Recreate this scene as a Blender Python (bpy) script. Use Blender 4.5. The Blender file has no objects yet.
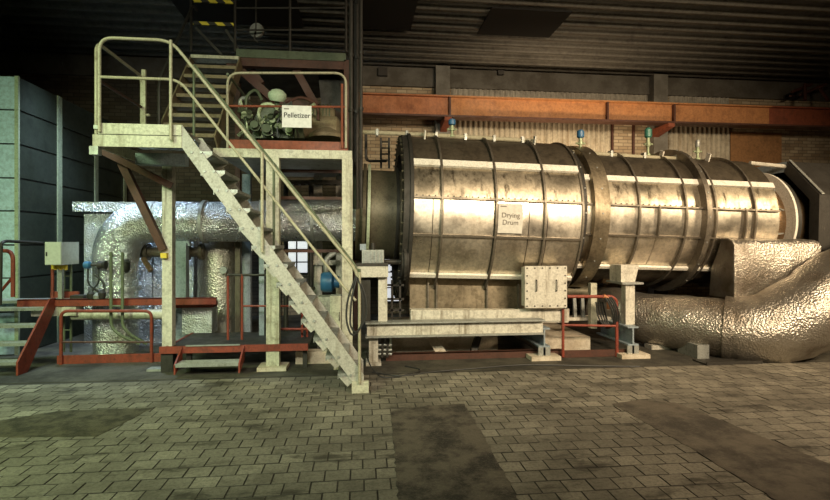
import bpy, bmesh, math, random
from mathutils import Vector, Matrix
random.seed(7)
R = math.radians
scene = bpy.context.scene
C = scene.collection

# ------------------------------------------------------------------ camera, world, lights, exposure
F, HV, CAMZ, YAW = 500.0, 243.0, 1.7, R(6.3)
cd = bpy.data.cameras.new('camera'); cam = bpy.data.objects.new('camera', cd); C.objects.link(cam)
cam.location = (0, 0, CAMZ); cam.rotation_euler = (R(90), 0, -YAW)
cd.sensor_fit = 'HORIZONTAL'; cd.sensor_width = 36; cd.lens = 36 * F / 830; cd.shift_y = -(250 - HV) / 830
cd.clip_start = 0.05; cd.clip_end = 100
scene.camera = cam
w = bpy.data.worlds.new('world'); scene.world = w; w.use_nodes = True
w.node_tree.nodes['Background'].inputs[0].default_value = (0.6, 0.66, 0.6, 1)
w.node_tree.nodes['Background'].inputs[1].default_value = 0.04
vs = scene.view_settings
vs.view_transform = 'Standard'; vs.look = 'None'; vs.exposure = 0.0; vs.gamma = 1.0; vs.use_curve_mapping = False

def area(name, loc, target, sx, sy, power, col):
    l = bpy.data.lights.new(name, 'AREA'); l.shape = 'RECTANGLE'; l.size = sx; l.size_y = sy
    l.energy = power; l.color = col
    o = bpy.data.objects.new(name, l); C.objects.link(o); o.location = loc
    o.rotation_euler = (Vector(target) - Vector(loc)).to_track_quat('-Z', 'Y').to_euler()
    return o
# hall lamps: floodlights on the front wall and under the roof, warm on the right, greenish on the left
def flood(name, loc, target, sx, sy, power, col, spread=130):
    o = area(name, loc, target, sx, sy, power, col); o.data.spread = R(spread); return o
flood('hall_lamp_warm', (4.4, -0.6, 4.9), (3.8, 8.2, 1.7), 3.0, 0.8, 240, (1.0, 0.80, 0.55), 85)
flood('hall_lamp_warm', (10.0, 1.8, 4.9), (7.4, 7.6, 1.2), 2.0, 0.8, 135, (1.0, 0.78, 0.50), 85)
flood('hall_lamp_green', (-5.4, 1.0, 5.0), (-4.0, 6.0, 0.0), 2.0, 0.8, 135, (0.74, 1.0, 0.50), 95)
flood('hall_lamp_pale', (-1.6, -1.0, 4.6), (-1.2, 6.3, 1.6), 2.0, 0.8, 72, (0.98, 1.0, 0.78), 70)
flood('added_back_fill', (4.6, 10.1, 3.1), (4.8, 12.0, 4.6), 3.6, 0.3, 60, (1.0, 0.74, 0.46), 150)  # added uplight, hidden behind the drum to brighten the back wall
flood('walkway_lamp', (-4.4, 8.3, 4.9), (-3.9, 8.9, 0.8), 0.8, 0.4, 60, (0.62, 0.82, 1.0), 90)

# ------------------------------------------------------------------ pixel + depth to place (measuring aid)
CA, SA = math.cos(YAW), math.sin(YAW)
def ray(u, v):
    cx = (u - 415) / F
    return Vector((cx * CA + SA, -cx * SA + CA, -(v - HV) / F))
def at(u, v, Y):
    r = ray(u, v); return Vector((0, 0, CAMZ)) + r * (Y / r.y)
def fl(u, v, z=0.0):
    r = ray(u, v); return Vector((0, 0, CAMZ)) + r * ((z - CAMZ) / r.z)
def X(u, Y): return at(u, 243, Y).x
def Z(u, v, Y): return at(u, v, Y).z

# ------------------------------------------------------------------ materials
def principled(name):
    m = bpy.data.materials.new(name); m.use_nodes = True
    nt = m.node_tree; return m, nt, nt.nodes['Principled BSDF']
def N(nt, t, **k):
    n = nt.nodes.new(t)
    for a, b in k.items():
        if a in n.bl_rna.properties.keys(): setattr(n, a, b)
        else: n.inputs[a].default_value = b
    return n
def mixc(nt, fac, a, b, mode='MIX'):
    n = nt.nodes.new('ShaderNodeMix'); n.data_type = 'RGBA'; n.blend_type = mode
    for s, val in ((n.inputs[0], fac), (n.inputs[6], a), (n.inputs[7], b)):
        if hasattr(val, 'is_linked') or isinstance(val, bpy.types.NodeSocket): nt.links.new(val, s)
        elif isinstance(val, (int, float)): s.default_value = val
        else: s.default_value = (*val, 1)
    return n.outputs[2]
def ramp(nt, src, p0, p1, v0=0.0, v1=1.0):
    n = nt.nodes.new('ShaderNodeMapRange'); n.interpolation_type = 'SMOOTHSTEP'
    nt.links.new(src, n.inputs[0]); n.inputs[1].default_value = p0; n.inputs[2].default_value = p1
    n.inputs[3].default_value = v0; n.inputs[4].default_value = v1; return n.outputs[0]
def pos(nt, scale=(1, 1, 1)):
    g = nt.nodes.new('ShaderNodeNewGeometry'); m = nt.nodes.new('ShaderNodeMapping')
    nt.links.new(g.outputs['Position'], m.inputs[0]); m.inputs[3].default_value = scale; return m.outputs[0]
def noise(nt, vec, scale, detail=4, rough=0.6):
    n = N(nt, 'ShaderNodeTexNoise', Scale=scale, Detail=detail, Roughness=rough); nt.links.new(vec, n.inputs['Vector']); return n.outputs['Fac']

def metal(name, col, dirt=(0.05, 0.035, 0.02), rough=0.5, metallic=0.0, amount=0.5, streak=0.0, sc=3.0, bump=0.12, flake=None, flake_amt=0.0):
    """painted or bare steel: grime in patches, vertical streaks, chipped flakes, uneven gloss"""
    m, nt, b = principled(name)
    p = pos(nt)
    big = noise(nt, p, sc, 6, 0.65)
    f1 = ramp(nt, big, 0.72 - 0.4 * amount, 0.95 - 0.25 * amount, 0, 0.85)
    c = mixc(nt, f1, col, dirt)
    fine = noise(nt, p, sc * 14, 3, 0.7)
    c = mixc(nt, ramp(nt, fine, 0.35, 0.75, 0.0, 0.55), c, tuple(x * 0.42 for x in col))
    mid = noise(nt, p, sc * 4.3, 7, 0.72)
    c = mixc(nt, ramp(nt, mid, 0.50, 0.66, 0, 0.25 + 0.7 * amount), c, tuple(0.5 * (a_ * 0.45 + b_) for a_, b_ in zip(col, dirt)))
    if streak > 0:
        s = noise(nt, pos(nt, (1, 1, 0.07)), 9, 5, 0.7)
        c = mixc(nt, ramp(nt, s, 0.50, 0.70, 0, streak), c, dirt)
    if flake:
        k = noise(nt, p, sc * 5, 5, 0.75)
        c = mixc(nt, ramp(nt, k, 0.62 - 0.25 * flake_amt, 0.66 - 0.22 * flake_amt, 0, 1), c, flake)
    nt.links.new(c, b.inputs['Base Color'])
    b.inputs['Metallic'].default_value = metallic
    nt.links.new(ramp(nt, big, 0.3, 0.75, rough - 0.08, min(1, rough + 0.2)), b.inputs['Roughness'])
    bp = N(nt, 'ShaderNodeBump', Strength=bump, Distance=0.01)
    nt.links.new(fine, bp.inputs['Height']); nt.links.new(bp.outputs[0], b.inputs['Normal'])
    return m

def foil(name, col, dirt, sc=9.0, strength=0.6, dist=0.03, dull=0.0):
    """crinkled aluminium cladding"""
    m, nt, b = principled(name)
    p = pos(nt)
    v = N(nt, 'ShaderNodeTexVoronoi', Scale=sc * 2.2); v.feature = 'F1'; nt.links.new(p, v.inputs['Vector'])
    n1 = noise(nt, p, sc, 5, 0.65); n2 = noise(nt, p, sc * 5, 4, 0.7); n3 = noise(nt, p, 1.6, 5, 0.6)
    c = mixc(nt, ramp(nt, n3, 0.42, 0.75, 0, 0.85), col, dirt)
    c = mixc(nt, ramp(nt, n2, 0.5, 0.8, 0, 0.5), c, tuple(x * 0.5 for x in dirt))
    nt.links.new(c, b.inputs['Base Color'])
    b.inputs['Metallic'].default_value = 0.9
    nt.links.new(ramp(nt, n3, 0.35, 0.75, 0.24 + dull, 0.45 + dull), b.inputs['Roughness'])
    add = nt.nodes.new('ShaderNodeMath'); add.operation = 'ADD'
    mul = nt.nodes.new('ShaderNodeMath'); mul.operation = 'MULTIPLY'; mul.inputs[1].default_value = 0.7
    nt.links.new(v.outputs['Distance'], mul.inputs[0]); nt.links.new(mul.outputs[0], add.inputs[0]); nt.links.new(n1, add.inputs[1])
    bp = N(nt, 'ShaderNodeBump', Strength=strength, Distance=dist); nt.links.new(add.outputs[0], bp.inputs['Height'])
    nt.links.new(bp.outputs[0], b.inputs['Normal'])
    return m

def emit(name, col, s):
    m, nt, b = principled(name)
    b.inputs['Base Color'].default_value = (*col, 1); b.inputs['Emission Color'].default_value = (*col, 1)
    b.inputs['Emission Strength'].default_value = s; b.inputs['Roughness'].default_value = 0.3; return m
def plain(name, col, rough=0.6, metallic=0.0):
    m, nt, b = principled(name); p = pos(nt); n = noise(nt, p, 20, 4)
    nt.links.new(mixc(nt, ramp(nt, n, 0.3, 0.8, 0, 0.5), col, tuple(c * 0.6 for c in col)), b.inputs['Base Color'])
    b.inputs['Roughness'].default_value = rough; b.inputs['Metallic'].default_value = metallic; return m

def brick_mat(name, dark=1.0):
    m, nt, b = principled(name)
    g = nt.nodes.new('ShaderNodeNewGeometry'); s = nt.nodes.new('ShaderNodeSeparateXYZ'); c = nt.nodes.new('ShaderNodeCombineXYZ')
    nt.links.new(g.outputs['Position'], s.inputs[0]); nt.links.new(s.outputs[0], c.inputs[0]); nt.links.new(s.outputs[2], c.inputs[1])
    br = N(nt, 'ShaderNodeTexBrick', Scale=1.0); br.offset = 0.5
    br.inputs['Color1'].default_value = (0.30 * dark, 0.21 * dark, 0.125 * dark, 1); br.inputs['Color2'].default_value = (0.50 * dark, 0.41 * dark, 0.28 * dark, 1)
    br.inputs['Mortar'].default_value = (0.20 * dark, 0.16 * dark, 0.11 * dark, 1)
    br.inputs['Brick Width'].default_value = 0.25; br.inputs['Row Height'].default_value = 0.083
    br.inputs['Mortar Size'].default_value = 0.008; br.inputs['Bias'].default_value = 0.1
    nt.links.new(c.outputs[0], br.inputs['Vector'])
    n = noise(nt, pos(nt), 1.2, 6, 0.7)
    col = mixc(nt, ramp(nt, n, 0.45, 0.8, 0, 0.75), br.outputs['Color'], (0.10 * dark, 0.075 * dark, 0.05 * dark))
    nt.links.new(col, b.inputs['Base Color']); b.inputs['Roughness'].default_value = 0.9
    bp = N(nt, 'ShaderNodeBump', Strength=0.6, Distance=0.01); bp.invert = True
    nt.links.new(br.outputs['Fac'], bp.inputs['Height']); nt.links.new(bp.outputs[0], b.inputs['Normal'])
    return m

def block_mat(name):
    m, nt, b = principled(name)
    a = nt.nodes.new('ShaderNodeAttribute'); a.attribute_name = 'tone'
    p = pos(nt)
    c = mixc(nt, a.outputs['Fac'], (0.20, 0.18, 0.142), (0.36, 0.325, 0.255))
    n1 = noise(nt, p, 1.1, 6, 0.65); n2 = noise(nt, p, 38, 4, 0.7); n3 = noise(nt, pos(nt, (0.6, 1.7, 1)), 2.3, 6, 0.7)
    c = mixc(nt, ramp(nt, n1, 0.38, 0.66, 0, 0.65), c, (0.075, 0.062, 0.045))
    c = mixc(nt, ramp(nt, n3, 0.53, 0.66, 0, 0.85), c, (0.028, 0.023, 0.016))
    c = mixc(nt, ramp(nt, n2, 0.38, 0.72, 0, 0.6), c, (0.05, 0.042, 0.03))
    nt.links.new(c, b.inputs['Base Color'])
    nt.links.new(ramp(nt, n1, 0.3, 0.7, 0.6, 0.85), b.inputs['Roughness'])
    bp = N(nt, 'ShaderNodeBump', Strength=0.5, Distance=0.006); nt.links.new(n2, bp.inputs['Height']); nt.links.new(bp.outputs[0], b.inputs['Normal'])
    return m

def ground_mat(name, c1, c2, c3, sc=2.0, rough=0.8):
    m, nt, b = principled(name); p = pos(nt)
    n1 = noise(nt, p, sc, 7, 0.7); n2 = noise(nt, p, sc * 22, 4, 0.7)
    c = mixc(nt, ramp(nt, n1, 0.4, 0.62), c1, c2)
    c = mixc(nt, ramp(nt, n2, 0.5, 0.75, 0, 0.5), c, c3)
    nt.links.new(c, b.inputs['Base Color']); nt.links.new(ramp(nt, n1, 0.3, 0.7, rough - 0.2, rough + 0.1), b.inputs['Roughness'])
    bp = N(nt, 'ShaderNodeBump', Strength=0.6, Distance=0.01); nt.links.new(n2, bp.inputs['Height']); nt.links.new(bp.outputs[0], b.inputs['Normal'])
    return m

def hazard_mat(name):
    m, nt, b = principled(name)
    w_ = N(nt, 'ShaderNodeTexWave', Scale=2.6); w_.bands_direction = 'DIAGONAL'
    nt.links.new(pos(nt), w_.inputs['Vector'])
    nt.links.new(mixc(nt, ramp(nt, w_.outputs['Fac'], 0.48, 0.52), (0.02, 0.02, 0.015), (0.75, 0.62, 0.05)), b.inputs['Base Color'])
    b.inputs['Roughness'].default_value = 0.6; return m

RUST = (0.09, 0.035, 0.015); GRIME = (0.035, 0.028, 0.018)
M = dict(
    cream=metal('cream_paint', (0.60, 0.58, 0.44), (0.15, 0.11, 0.055), 0.5, 0, 0.45, 0.6, 2.5),
    white=metal('white_paint', (0.62, 0.58, 0.49), (0.12, 0.085, 0.045), 0.5, 0, 0.45, 0.7, 2.5),
    stairgrey=metal('stair_paint', (0.50, 0.48, 0.42), (0.17, 0.14, 0.09), 0.5, 0, 0.4, 0.4, 4, flake=(0.36, 0.32, 0.26), flake_amt=0.0),
    rail=metal('rail_paint', (0.46, 0.42, 0.29), (0.12, 0.08, 0.04), 0.45, 0, 0.5, 0, 6),
    railgreen=metal('green_rail_paint', (0.13, 0.16, 0.09), (0.05, 0.04, 0.02), 0.5, 0, 0.5, 0, 6),
    red=metal('red_oxide_paint', (0.26, 0.046, 0.024), (0.05, 0.02, 0.013), 0.55, 0, 0.5, 0.35, 4),
    brownred=metal('brown_red_paint', (0.085, 0.03, 0.017), (0.04, 0.02, 0.012), 0.6, 0, 0.5, 0.3, 3),
    orange=metal('orange_paint', (0.46, 0.17, 0.065), (0.20, 0.06, 0.025), 0.55, 0, 0.5, 0.35, 1.6),
    orange_pale=metal('faded_orange_paint', (0.50, 0.22, 0.08), (0.24, 0.085, 0.03), 0.55, 0, 0.45, 0.3, 1.6),
    orange_red=metal('red_orange_paint', (0.26, 0.065, 0.028), (0.10, 0.03, 0.014), 0.6, 0, 0.5, 0.3, 1.6),
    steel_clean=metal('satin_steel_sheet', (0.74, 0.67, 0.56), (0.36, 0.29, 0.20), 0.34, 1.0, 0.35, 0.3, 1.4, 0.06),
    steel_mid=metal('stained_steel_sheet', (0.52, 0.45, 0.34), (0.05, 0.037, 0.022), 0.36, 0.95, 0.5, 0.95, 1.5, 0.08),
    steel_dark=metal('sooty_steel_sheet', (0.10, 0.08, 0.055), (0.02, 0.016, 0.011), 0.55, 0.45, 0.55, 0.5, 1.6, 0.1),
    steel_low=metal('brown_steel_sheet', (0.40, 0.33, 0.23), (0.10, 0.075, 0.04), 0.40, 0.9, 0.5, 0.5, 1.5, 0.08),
    ring=metal('ring_steel', (0.22, 0.19, 0.15), (0.06, 0.045, 0.03), 0.42, 0.7, 0.5, 0, 3),
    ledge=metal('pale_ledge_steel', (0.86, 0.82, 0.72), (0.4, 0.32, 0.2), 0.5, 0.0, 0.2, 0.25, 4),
    dark=metal('dark_steel', (0.05, 0.045, 0.038), (0.02, 0.017, 0.012), 0.55, 0.4, 0.5, 0, 4),
    black=plain('black_iron', (0.02, 0.019, 0.016), 0.6),
    galv=metal('galvanised_steel', (0.42, 0.43, 0.40), (0.13, 0.12, 0.09), 0.45, 0.5, 0.5, 0.2, 5),
    bluegrey=metal('blue_grey_paint', (0.30, 0.36, 0.40), (0.08, 0.08, 0.07), 0.5, 0.1, 0.45, 0.2, 4),
    boiler=metal('brown_iron', (0.15, 0.13, 0.085), (0.05, 0.035, 0.02), 0.5, 0.4, 0.55, 0.2, 3),
    copper=metal('heat_browned_steel', (0.34, 0.22, 0.12), (0.07, 0.04, 0.02), 0.42, 0.7, 0.5, 0.3, 4),
    brass=metal('verdigris_brass', (0.40, 0.46, 0.28), (0.10, 0.09, 0.05), 0.5, 0.3, 0.5, 0, 12),
    machine=metal('machine_green', (0.085, 0.11, 0.06), (0.035, 0.03, 0.02), 0.5, 0.1, 0.5, 0.2, 8),
    hopper=metal('dust_brown_paint', (0.24, 0.19, 0.11), (0.07, 0.055, 0.03), 0.7, 0, 0.5, 0, 8),
    lampgreen=metal('pale_green_paint', (0.55, 0.68, 0.48), (0.2, 0.2, 0.12), 0.5, 0, 0.35, 0, 9),
    teal=metal('teal_panel', (0.52, 0.70, 0.82), (0.32, 0.45, 0.50), 0.45, 0, 0.3, 0.15, 1.5),
    sidepanel=metal('grey_green_panel', (0.045, 0.055, 0.04), (0.02, 0.024, 0.018), 0.5, 0.1, 0.45, 0.2, 1.2),
    seam=metal('panel_cover_strip', (0.46, 0.52, 0.36), (0.2, 0.22, 0.14), 0.45, 0.1, 0.4, 0, 3),
    foil_cool=foil('crinkled_foil', (0.76, 0.78, 0.82), (0.34, 0.31, 0.22), 19, 0.75, 0.03),
    foil_warm=foil('tarnished_foil', (0.50, 0.46, 0.40), (0.13, 0.095, 0.06), 17, 0.6, 0.02, .06),
    blue=plain('blue_plastic', (0.04, 0.15, 0.30), 0.4), yellow=plain('yellow_plastic', (0.75, 0.55, 0.05), 0.5),
    tealknob=plain('green_plastic', (0.06, 0.22, 0.16), 0.4),
    grey=plain('grey_enamel', (0.56, 0.58, 0.50), 0.45), paper=plain('paper', (0.86, 0.85, 0.82), 0.8), ink=plain('ink', (0.03, 0.03, 0.03), 0.8),
    paper_grey=plain('dull_paper', (0.66, 0.62, 0.55), 0.8), ink_grey=plain('grey_ink', (0.20, 0.17, 0.14), 0.8),
    brick=brick_mat('brick'), brick_shade=brick_mat('shaded_brick', 0.22), block=block_mat('paving_block'),  # second brick is darkened: shade put into its colour
    sand=ground_mat('joint_sand', (0.055, 0.047, 0.035), (0.026, 0.022, 0.016), (0.06, 0.05, 0.04)),
    apron=ground_mat('dark_concrete', (0.085, 0.076, 0.056), (0.03, 0.026, 0.019), (0.03, 0.026, 0.02), 1.4),  # dark mottled concrete beyond the paving
    asphalt=ground_mat('dark_patch', (0.11, 0.092, 0.07), (0.028, 0.023, 0.018), (0.20, 0.17, 0.13), 3.4),
    asphalt_pale=ground_mat('brown_patch', (0.12, 0.10, 0.076), (0.05, 0.042, 0.032), (0.17, 0.14, 0.105), 2.2),
    rubble=ground_mat('rubble_patch', (0.09, 0.075, 0.045), (0.028, 0.024, 0.015), (0.17, 0.145, 0.09), 5),
    concrete=ground_mat('stained_concrete', (0.66, 0.58, 0.46), (0.44, 0.36, 0.26), (0.10, 0.07, 0.04), 2.2),
    pillar=ground_mat('grey_concrete', (0.19, 0.18, 0.155), (0.13, 0.12, 0.10), (0.09, 0.08, 0.065), 1.5),
    lintel=ground_mat('sooty_concrete', (0.12, 0.11, 0.09), (0.08, 0.07, 0.055), (0.06, 0.05, 0.04), 1.5),
    roof=metal('roof_sheet', (0.16, 0.15, 0.13), (0.04, 0.036, 0.03), 0.6, 0.2, 0.45, 0, 1.2),
    corr=metal('ivory_corrugated_sheet', (0.56, 0.50, 0.38), (0.20, 0.12, 0.05), 0.55, 0, 0.4, 0.5, 1.0),
    corr_grey=metal('grey_corrugated_sheet', (0.36, 0.33, 0.27), (0.16, 0.13, 0.10), 0.55, 0, 0.4, 0.4, 1.0),
    plywood=metal('brown_board', (0.36, 0.18, 0.07), (0.16, 0.08, 0.035), 0.7, 0, 0.5, 0.3, 1.2),
    rubber=plain('black_rubber', (0.03, 0.03, 0.028), 0.5), hazard=hazard_mat('hazard_stripes'),
    glow=emit('daylit_pane', (0.93, 0.96, 1.0), 0.7),
    ceildark=plain('black_opening', (0.006, 0.006, 0.006), 0.9),
)

# ------------------------------------------------------------------ mesh builder
def fillet(pts, r, n=6):
    pts = [Vector(p) for p in pts]; out = [pts[0]]
    for i in range(1, len(pts) - 1):
        a, b, c = pts[i - 1], pts[i], pts[i + 1]
        d1 = (a - b); d2 = (c - b); rr = min(r, d1.length * 0.49, d2.length * 0.49)
        p1 = b + d1.normalized() * rr; p2 = b + d2.normalized() * rr
        for k in range(n + 1):
            t = k / n; out.append((1 - t) ** 2 * p1 + 2 * t * (1 - t) * b + t * t * p2)
    out.append(pts[-1]); return out

class MB:
    def __init__(s): s.v = []; s.f = []
    def add(s, vs_, fs):
        o = len(s.v); s.v += [Vector(p) for p in vs_]; s.f += [tuple(i + o for i in f) for f in fs]; return s
    def box(s, x0, x1, y0, y1, z0, z1):
        x0, x1 = sorted((x0, x1)); y0, y1 = sorted((y0, y1)); z0, z1 = sorted((z0, z1))
        return s.add([(x0, y0, z0), (x1, y0, z0), (x1, y1, z0), (x0, y1, z0), (x0, y0, z1), (x1, y0, z1), (x1, y1, z1), (x0, y1, z1)],
                     [(0, 3, 2, 1), (4, 5, 6, 7), (0, 1, 5, 4), (1, 2, 6, 5), (2, 3, 7, 6), (3, 0, 4, 7)])
    def bar(s, p, q, w, h, up=(0, 0, 1)):
        p, q = Vector(p), Vector(q); d = (q - p).normalized(); up = Vector(up)
        if abs(d.dot(up)) > 0.98: up = Vector((0, 1, 0))
        a = d.cross(up).normalized(); b = a.cross(d).normalized()
        vs_ = [e + a * sx * w / 2 + b * sz * h / 2 for e in (p, q) for sx, sz in ((-1, -1), (1, -1), (1, 1), (-1, 1))]
        return s.add(vs_, [(0, 1, 2, 3), (7, 6, 5, 4), (0, 4, 5, 1), (1, 5, 6, 2), (2, 6, 7, 3), (3, 7, 4, 0)])
    def ibeam(s, p, q, w, h, t=0.015):
        p, q = Vector(p), Vector(q); up = Vector((0, 0, 1)); d = (q - p).normalized()
        a = d.cross(up).normalized(); b = a.cross(d).normalized()
        s.bar(p + b * (h / 2 - t / 2), q + b * (h / 2 - t / 2), w, t); s.bar(p - b * (h / 2 - t / 2), q - b * (h / 2 - t / 2), w, t)
        return s.bar(p, q, t, h - 2 * t)
    def tube(s, pts, r, seg=8, caps=True):
        pts = [Vector(p) for p in pts]; n = len(pts)
        rr = r if isinstance(r, (list, tuple)) else [r] * n
        T = [(pts[min(i + 1, n - 1)] - pts[max(i - 1, 0)]).normalized() for i in range(n)]
        up = Vector((0, 0, 1)) if abs(T[0].z) < 0.9 else Vector((0, 1, 0))
        a = T[0].cross(up).normalized(); vs_ = []
        for i in range(n):
            a = (a - T[i] * a.dot(T[i])).normalized(); b = T[i].cross(a)
            for k in range(seg):
                t = 2 * math.pi * k / seg; vs_.append(pts[i] + (a * math.cos(t) + b * math.sin(t)) * rr[i])
        fs = [(i * seg + k, i * seg + (k + 1) % seg, (i + 1) * seg + (k + 1) % seg, (i + 1) * seg + k) for i in range(n - 1) for k in range(seg)]
        if caps: fs += [tuple(reversed(range(seg))), tuple((n - 1) * seg + k for k in range(seg))]
        return s.add(vs_, fs)
    def lathe(s, o, ax, prof, seg=24):
        """prof = [(distance along axis, radius)]"""
        o, ax = Vector(o), Vector(ax).normalized()
        up = Vector((0, 0, 1)) if abs(ax.z) < 0.9 else Vector((0, 1, 0))
        a = ax.cross(up).normalized(); b = ax.cross(a); vs_ = []
        for d, r in prof:
            for k in range(seg):
                t = 2 * math.pi * k / seg; vs_.append(o + ax * d + (a * math.cos(t) + b * math.sin(t)) * max(r, 1e-4))
        n = len(prof)
        fs = [(i * seg + k, i * seg + (k + 1) % seg, (i + 1) * seg + (k + 1) % seg, (i + 1) * seg + k) for i in range(n - 1) for k in range(seg)]
        if prof[0] != prof[-1]: fs += [tuple(reversed(range(seg))), tuple((n - 1) * seg + k for k in range(seg))]
        return s.add(vs_, fs)
    def prism(s, poly, ext):
        poly = [Vector(p) for p in poly]; n = len(poly); e = Vector(ext)
        return s.add(poly + [p + e for p in poly], [tuple(range(n)), tuple(reversed(range(n, 2 * n)))] + [(i, (i + 1) % n, n + (i + 1) % n, n + i) for i in range(n)])

WL = {}
def finish(o, bm_v, bm_f, mat, loc, smooth=35):
    me = bpy.data.meshes.new(o if isinstance(o, str) else o.name)
    me.from_pydata([tuple(p - loc) for p in bm_v], [], bm_f)
    b = bmesh.new(); b.from_mesh(me); bmesh.ops.recalc_face_normals(b, faces=b.faces); b.to_mesh(me); b.free()
    me.materials.append(M[mat])
    me.shade_smooth(); me.set_sharp_from_angle(angle=R(smooth))
    return me
def obj(name, mb, mat, parent=None, loc=None, smooth=35):
    if parent is not None: L = WL[parent.name]
    elif loc is not None: L = Vector(loc)
    else:
        xs = [p.x for p in mb.v]; ys = [p.y for p in mb.v]; zs = [p.z for p in mb.v]
        L = Vector(((min(xs) + max(xs)) / 2, (min(ys) + max(ys)) / 2, min(zs)))
    me = finish(name, mb.v, mb.f, mat, L, smooth)
    o = bpy.data.objects.new(name, me); C.objects.link(o)
    if parent is not None: o.parent = parent
    else: o.location = L
    WL[o.name] = L
    return o
def tag(o, label, cat, group=None):
    o['label'] = label; o['category'] = cat
    if group: o['group'] = group
    return o
def thing(name, label, cat, loc, group=None):
    o = bpy.data.objects.new(name, None); C.objects.link(o); o.location = Vector(loc); o.empty_display_size = 0.1
    WL[o.name] = Vector(loc); return tag(o, label, cat, group)
def struct(name, mb, mat, parent=None):
    o = obj(name, mb, mat, parent)
    if parent is None: o['kind'] = 'structure'
    return o
def clone(src, name, parent, off):
    o = bpy.data.objects.new(name, src.data); C.objects.link(o); o.parent = parent; o.location = Vector(off); WL[o.name] = WL[parent.name]; return o
def text_mesh(name, s, size, mat, parent, p, ex, ey, bold=0.0):
    cu = bpy.data.curves.new(name, 'FONT'); cu.body = s; cu.size = size; cu.align_x = 'CENTER'; cu.align_y = 'CENTER'; cu.extrude = 0.0008; cu.offset = bold
    t = bpy.data.objects.new(name, cu); C.objects.link(t)
    bpy.context.view_layer.update()
    me = bpy.data.meshes.new_from_object(t.evaluated_get(bpy.context.evaluated_depsgraph_get()))
    bpy.data.objects.remove(t); ex, ey = Vector(ex).normalized(), Vector(ey).normalized(); ez = ex.cross(ey)
    L = WL[parent.name]
    for v in me.vertices: v.co = Vector(p) + ex * v.co.x + ey * v.co.y + ez * v.co.z - L
    me.materials.clear(); me.materials.append(M[mat])
    o = bpy.data.objects.new(name, me); C.objects.link(o); o.parent = parent; WL[o.name] = L; return o

# ================================================================== THE HALL
X0, X1, Y0, Y1, ZC = -11.0, 17.0, -4.0, 12.0, 5.9
floor = struct('floor', MB().box(X0, X1, Y0, Y1, -0.3, -0.0055), 'sand')
PY = 6.55                                                     # paving ends here, concrete apron beyond
struct('concrete_apron', MB().box(X0, X1, PY, Y1, -0.0055, 0.0), 'apron', floor)

def inpoly(x, y, poly):
    c = False
    for i in range(len(poly)):
        (x1, y1), (x2, y2) = poly[i], poly[i - 1]
        if (y1 > y) != (y2 > y) and x < (x2 - x1) * (y - y1) / (y2 - y1) + x1: c = not c
    return c
def fpoly(px): return [tuple(fl(u, v))[:2] for u, v in px]
patches = [
    ('dark_asphalt_patch', 'asphalt', [(391, 411), (428, 406), (464, 404), (486, 440), (520, 502), (560, 580), (408, 580), (398, 500), (394, 450)]),
    ('brown_asphalt_patch', 'asphalt_pale', [(612, 404), (640, 400), (676, 403), (730, 424), (800, 452), (900, 492), (980, 560), (880, 560), (772, 498), (690, 448)]),
    ('rubble_patch', 'rubble', [(-60, 438), (95, 437), (120, 425), (153, 408), (60, 411), (0, 421), (-60, 431)]),
]
PP = []
for name, mt, px in patches:
    pl = fpoly(px); PP.append(pl); rag = []
    for i_ in range(len(pl)):
        (xa_, ya_), (xb_, yb2) = pl[i_], pl[(i_ + 1) % len(pl)]; n_ = max(1, int(math.hypot(xb_ - xa_, yb2 - ya_) / 0.05))
        for k_ in range(n_): rag.append((xa_ + (xb_ - xa_) * k_ / n_ + random.uniform(-.010, .010), ya_ + (yb2 - ya_) * k_ / n_ + random.uniform(-.010, .010)))
    struct(name, MB().prism([(x, y, -0.0055) for x, y in rag], (0, 0, 0.010)), mt, floor)
# paving blocks: running bond, rows along the hall
BW, BD = 0.186, 0.168
def block_geo(cx, cy, z, tilt, mb, w=BW, d=BD):
    g, h, c = 0.003, 0.03, 0.003
    hx, hy = w / 2 - g, d / 2 - g
    lo = [(cx + sx * hx, cy + sy * hy, z - h) for sx, sy in ((-1, -1), (1, -1), (1, 1), (-1, 1))]
    mi = [(cx + sx * hx, cy + sy * hy, z - c + tilt * sx) for sx, sy in ((-1, -1), (1, -1), (1, 1), (-1, 1))]
    hi = [(cx + sx * (hx - c), cy + sy * (hy - c), z + tilt * sx) for sx, sy in ((-1, -1), (1, -1), (1, 1), (-1, 1))]
    mb.add(lo + mi + hi, [(8, 9, 10, 11)] + [(i, (i + 1) % 4, 4 + (i + 1) % 4, 4 + i) for i in range(4)] + [(4 + i, 4 + (i + 1) % 4, 8 + (i + 1) % 4, 8 + i) for i in range(4)])
cells = []
row = 0; y = 1.6
while y + BD < PY:
    x = X0 * 0.75 + (row % 2) * BW / 2 + random.uniform(-0.01, 0.01)
    while x < 9.5:
        cx, cy = x + BW / 2, y + BD / 2
        if not any(all(inpoly(cx + sx * BW / 2, cy + sy * BD / 2, pl) for sx in (-1, 1) for sy in (-1, 1)) for pl in PP): cells.append((cx, cy))
        x += BW
    y += BD; row += 1
def project(x, y, z=0.0):
    dx, dy = x * CA - y * SA, x * SA + y * CA
    if dy < 0.2: return None
    return 415 + F * dx / dy, HV + F * (CAMZ - z) / dy
vis = [c for c in cells if (lambda p: p and 5 < p[0] < 825 and p[1] < 497)(project(*c))]
vis.sort(key=lambda c: c[1]); near = set(vis[:300])
variants = []
for k in range(8):
    mb = MB(); block_geo(0, 0, 0, random.uniform(-0.0012, 0.0012), mb)
    me = finish('paving_block', mb.v, mb.f, 'block', Vector((0, 0, 0)), 20)
    me.materials.append(M['sand'])
    for p_ in me.polygons: p_.material_index = 0 if p_.center.z > -.0009 - .0006 and abs(p_.normal.z) > .97 else 1
    at_ = me.attributes.new('tone', 'FLOAT', 'FACE'); t = random.random()
    for d in at_.data: d.value = t
    variants.append(me)
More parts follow.
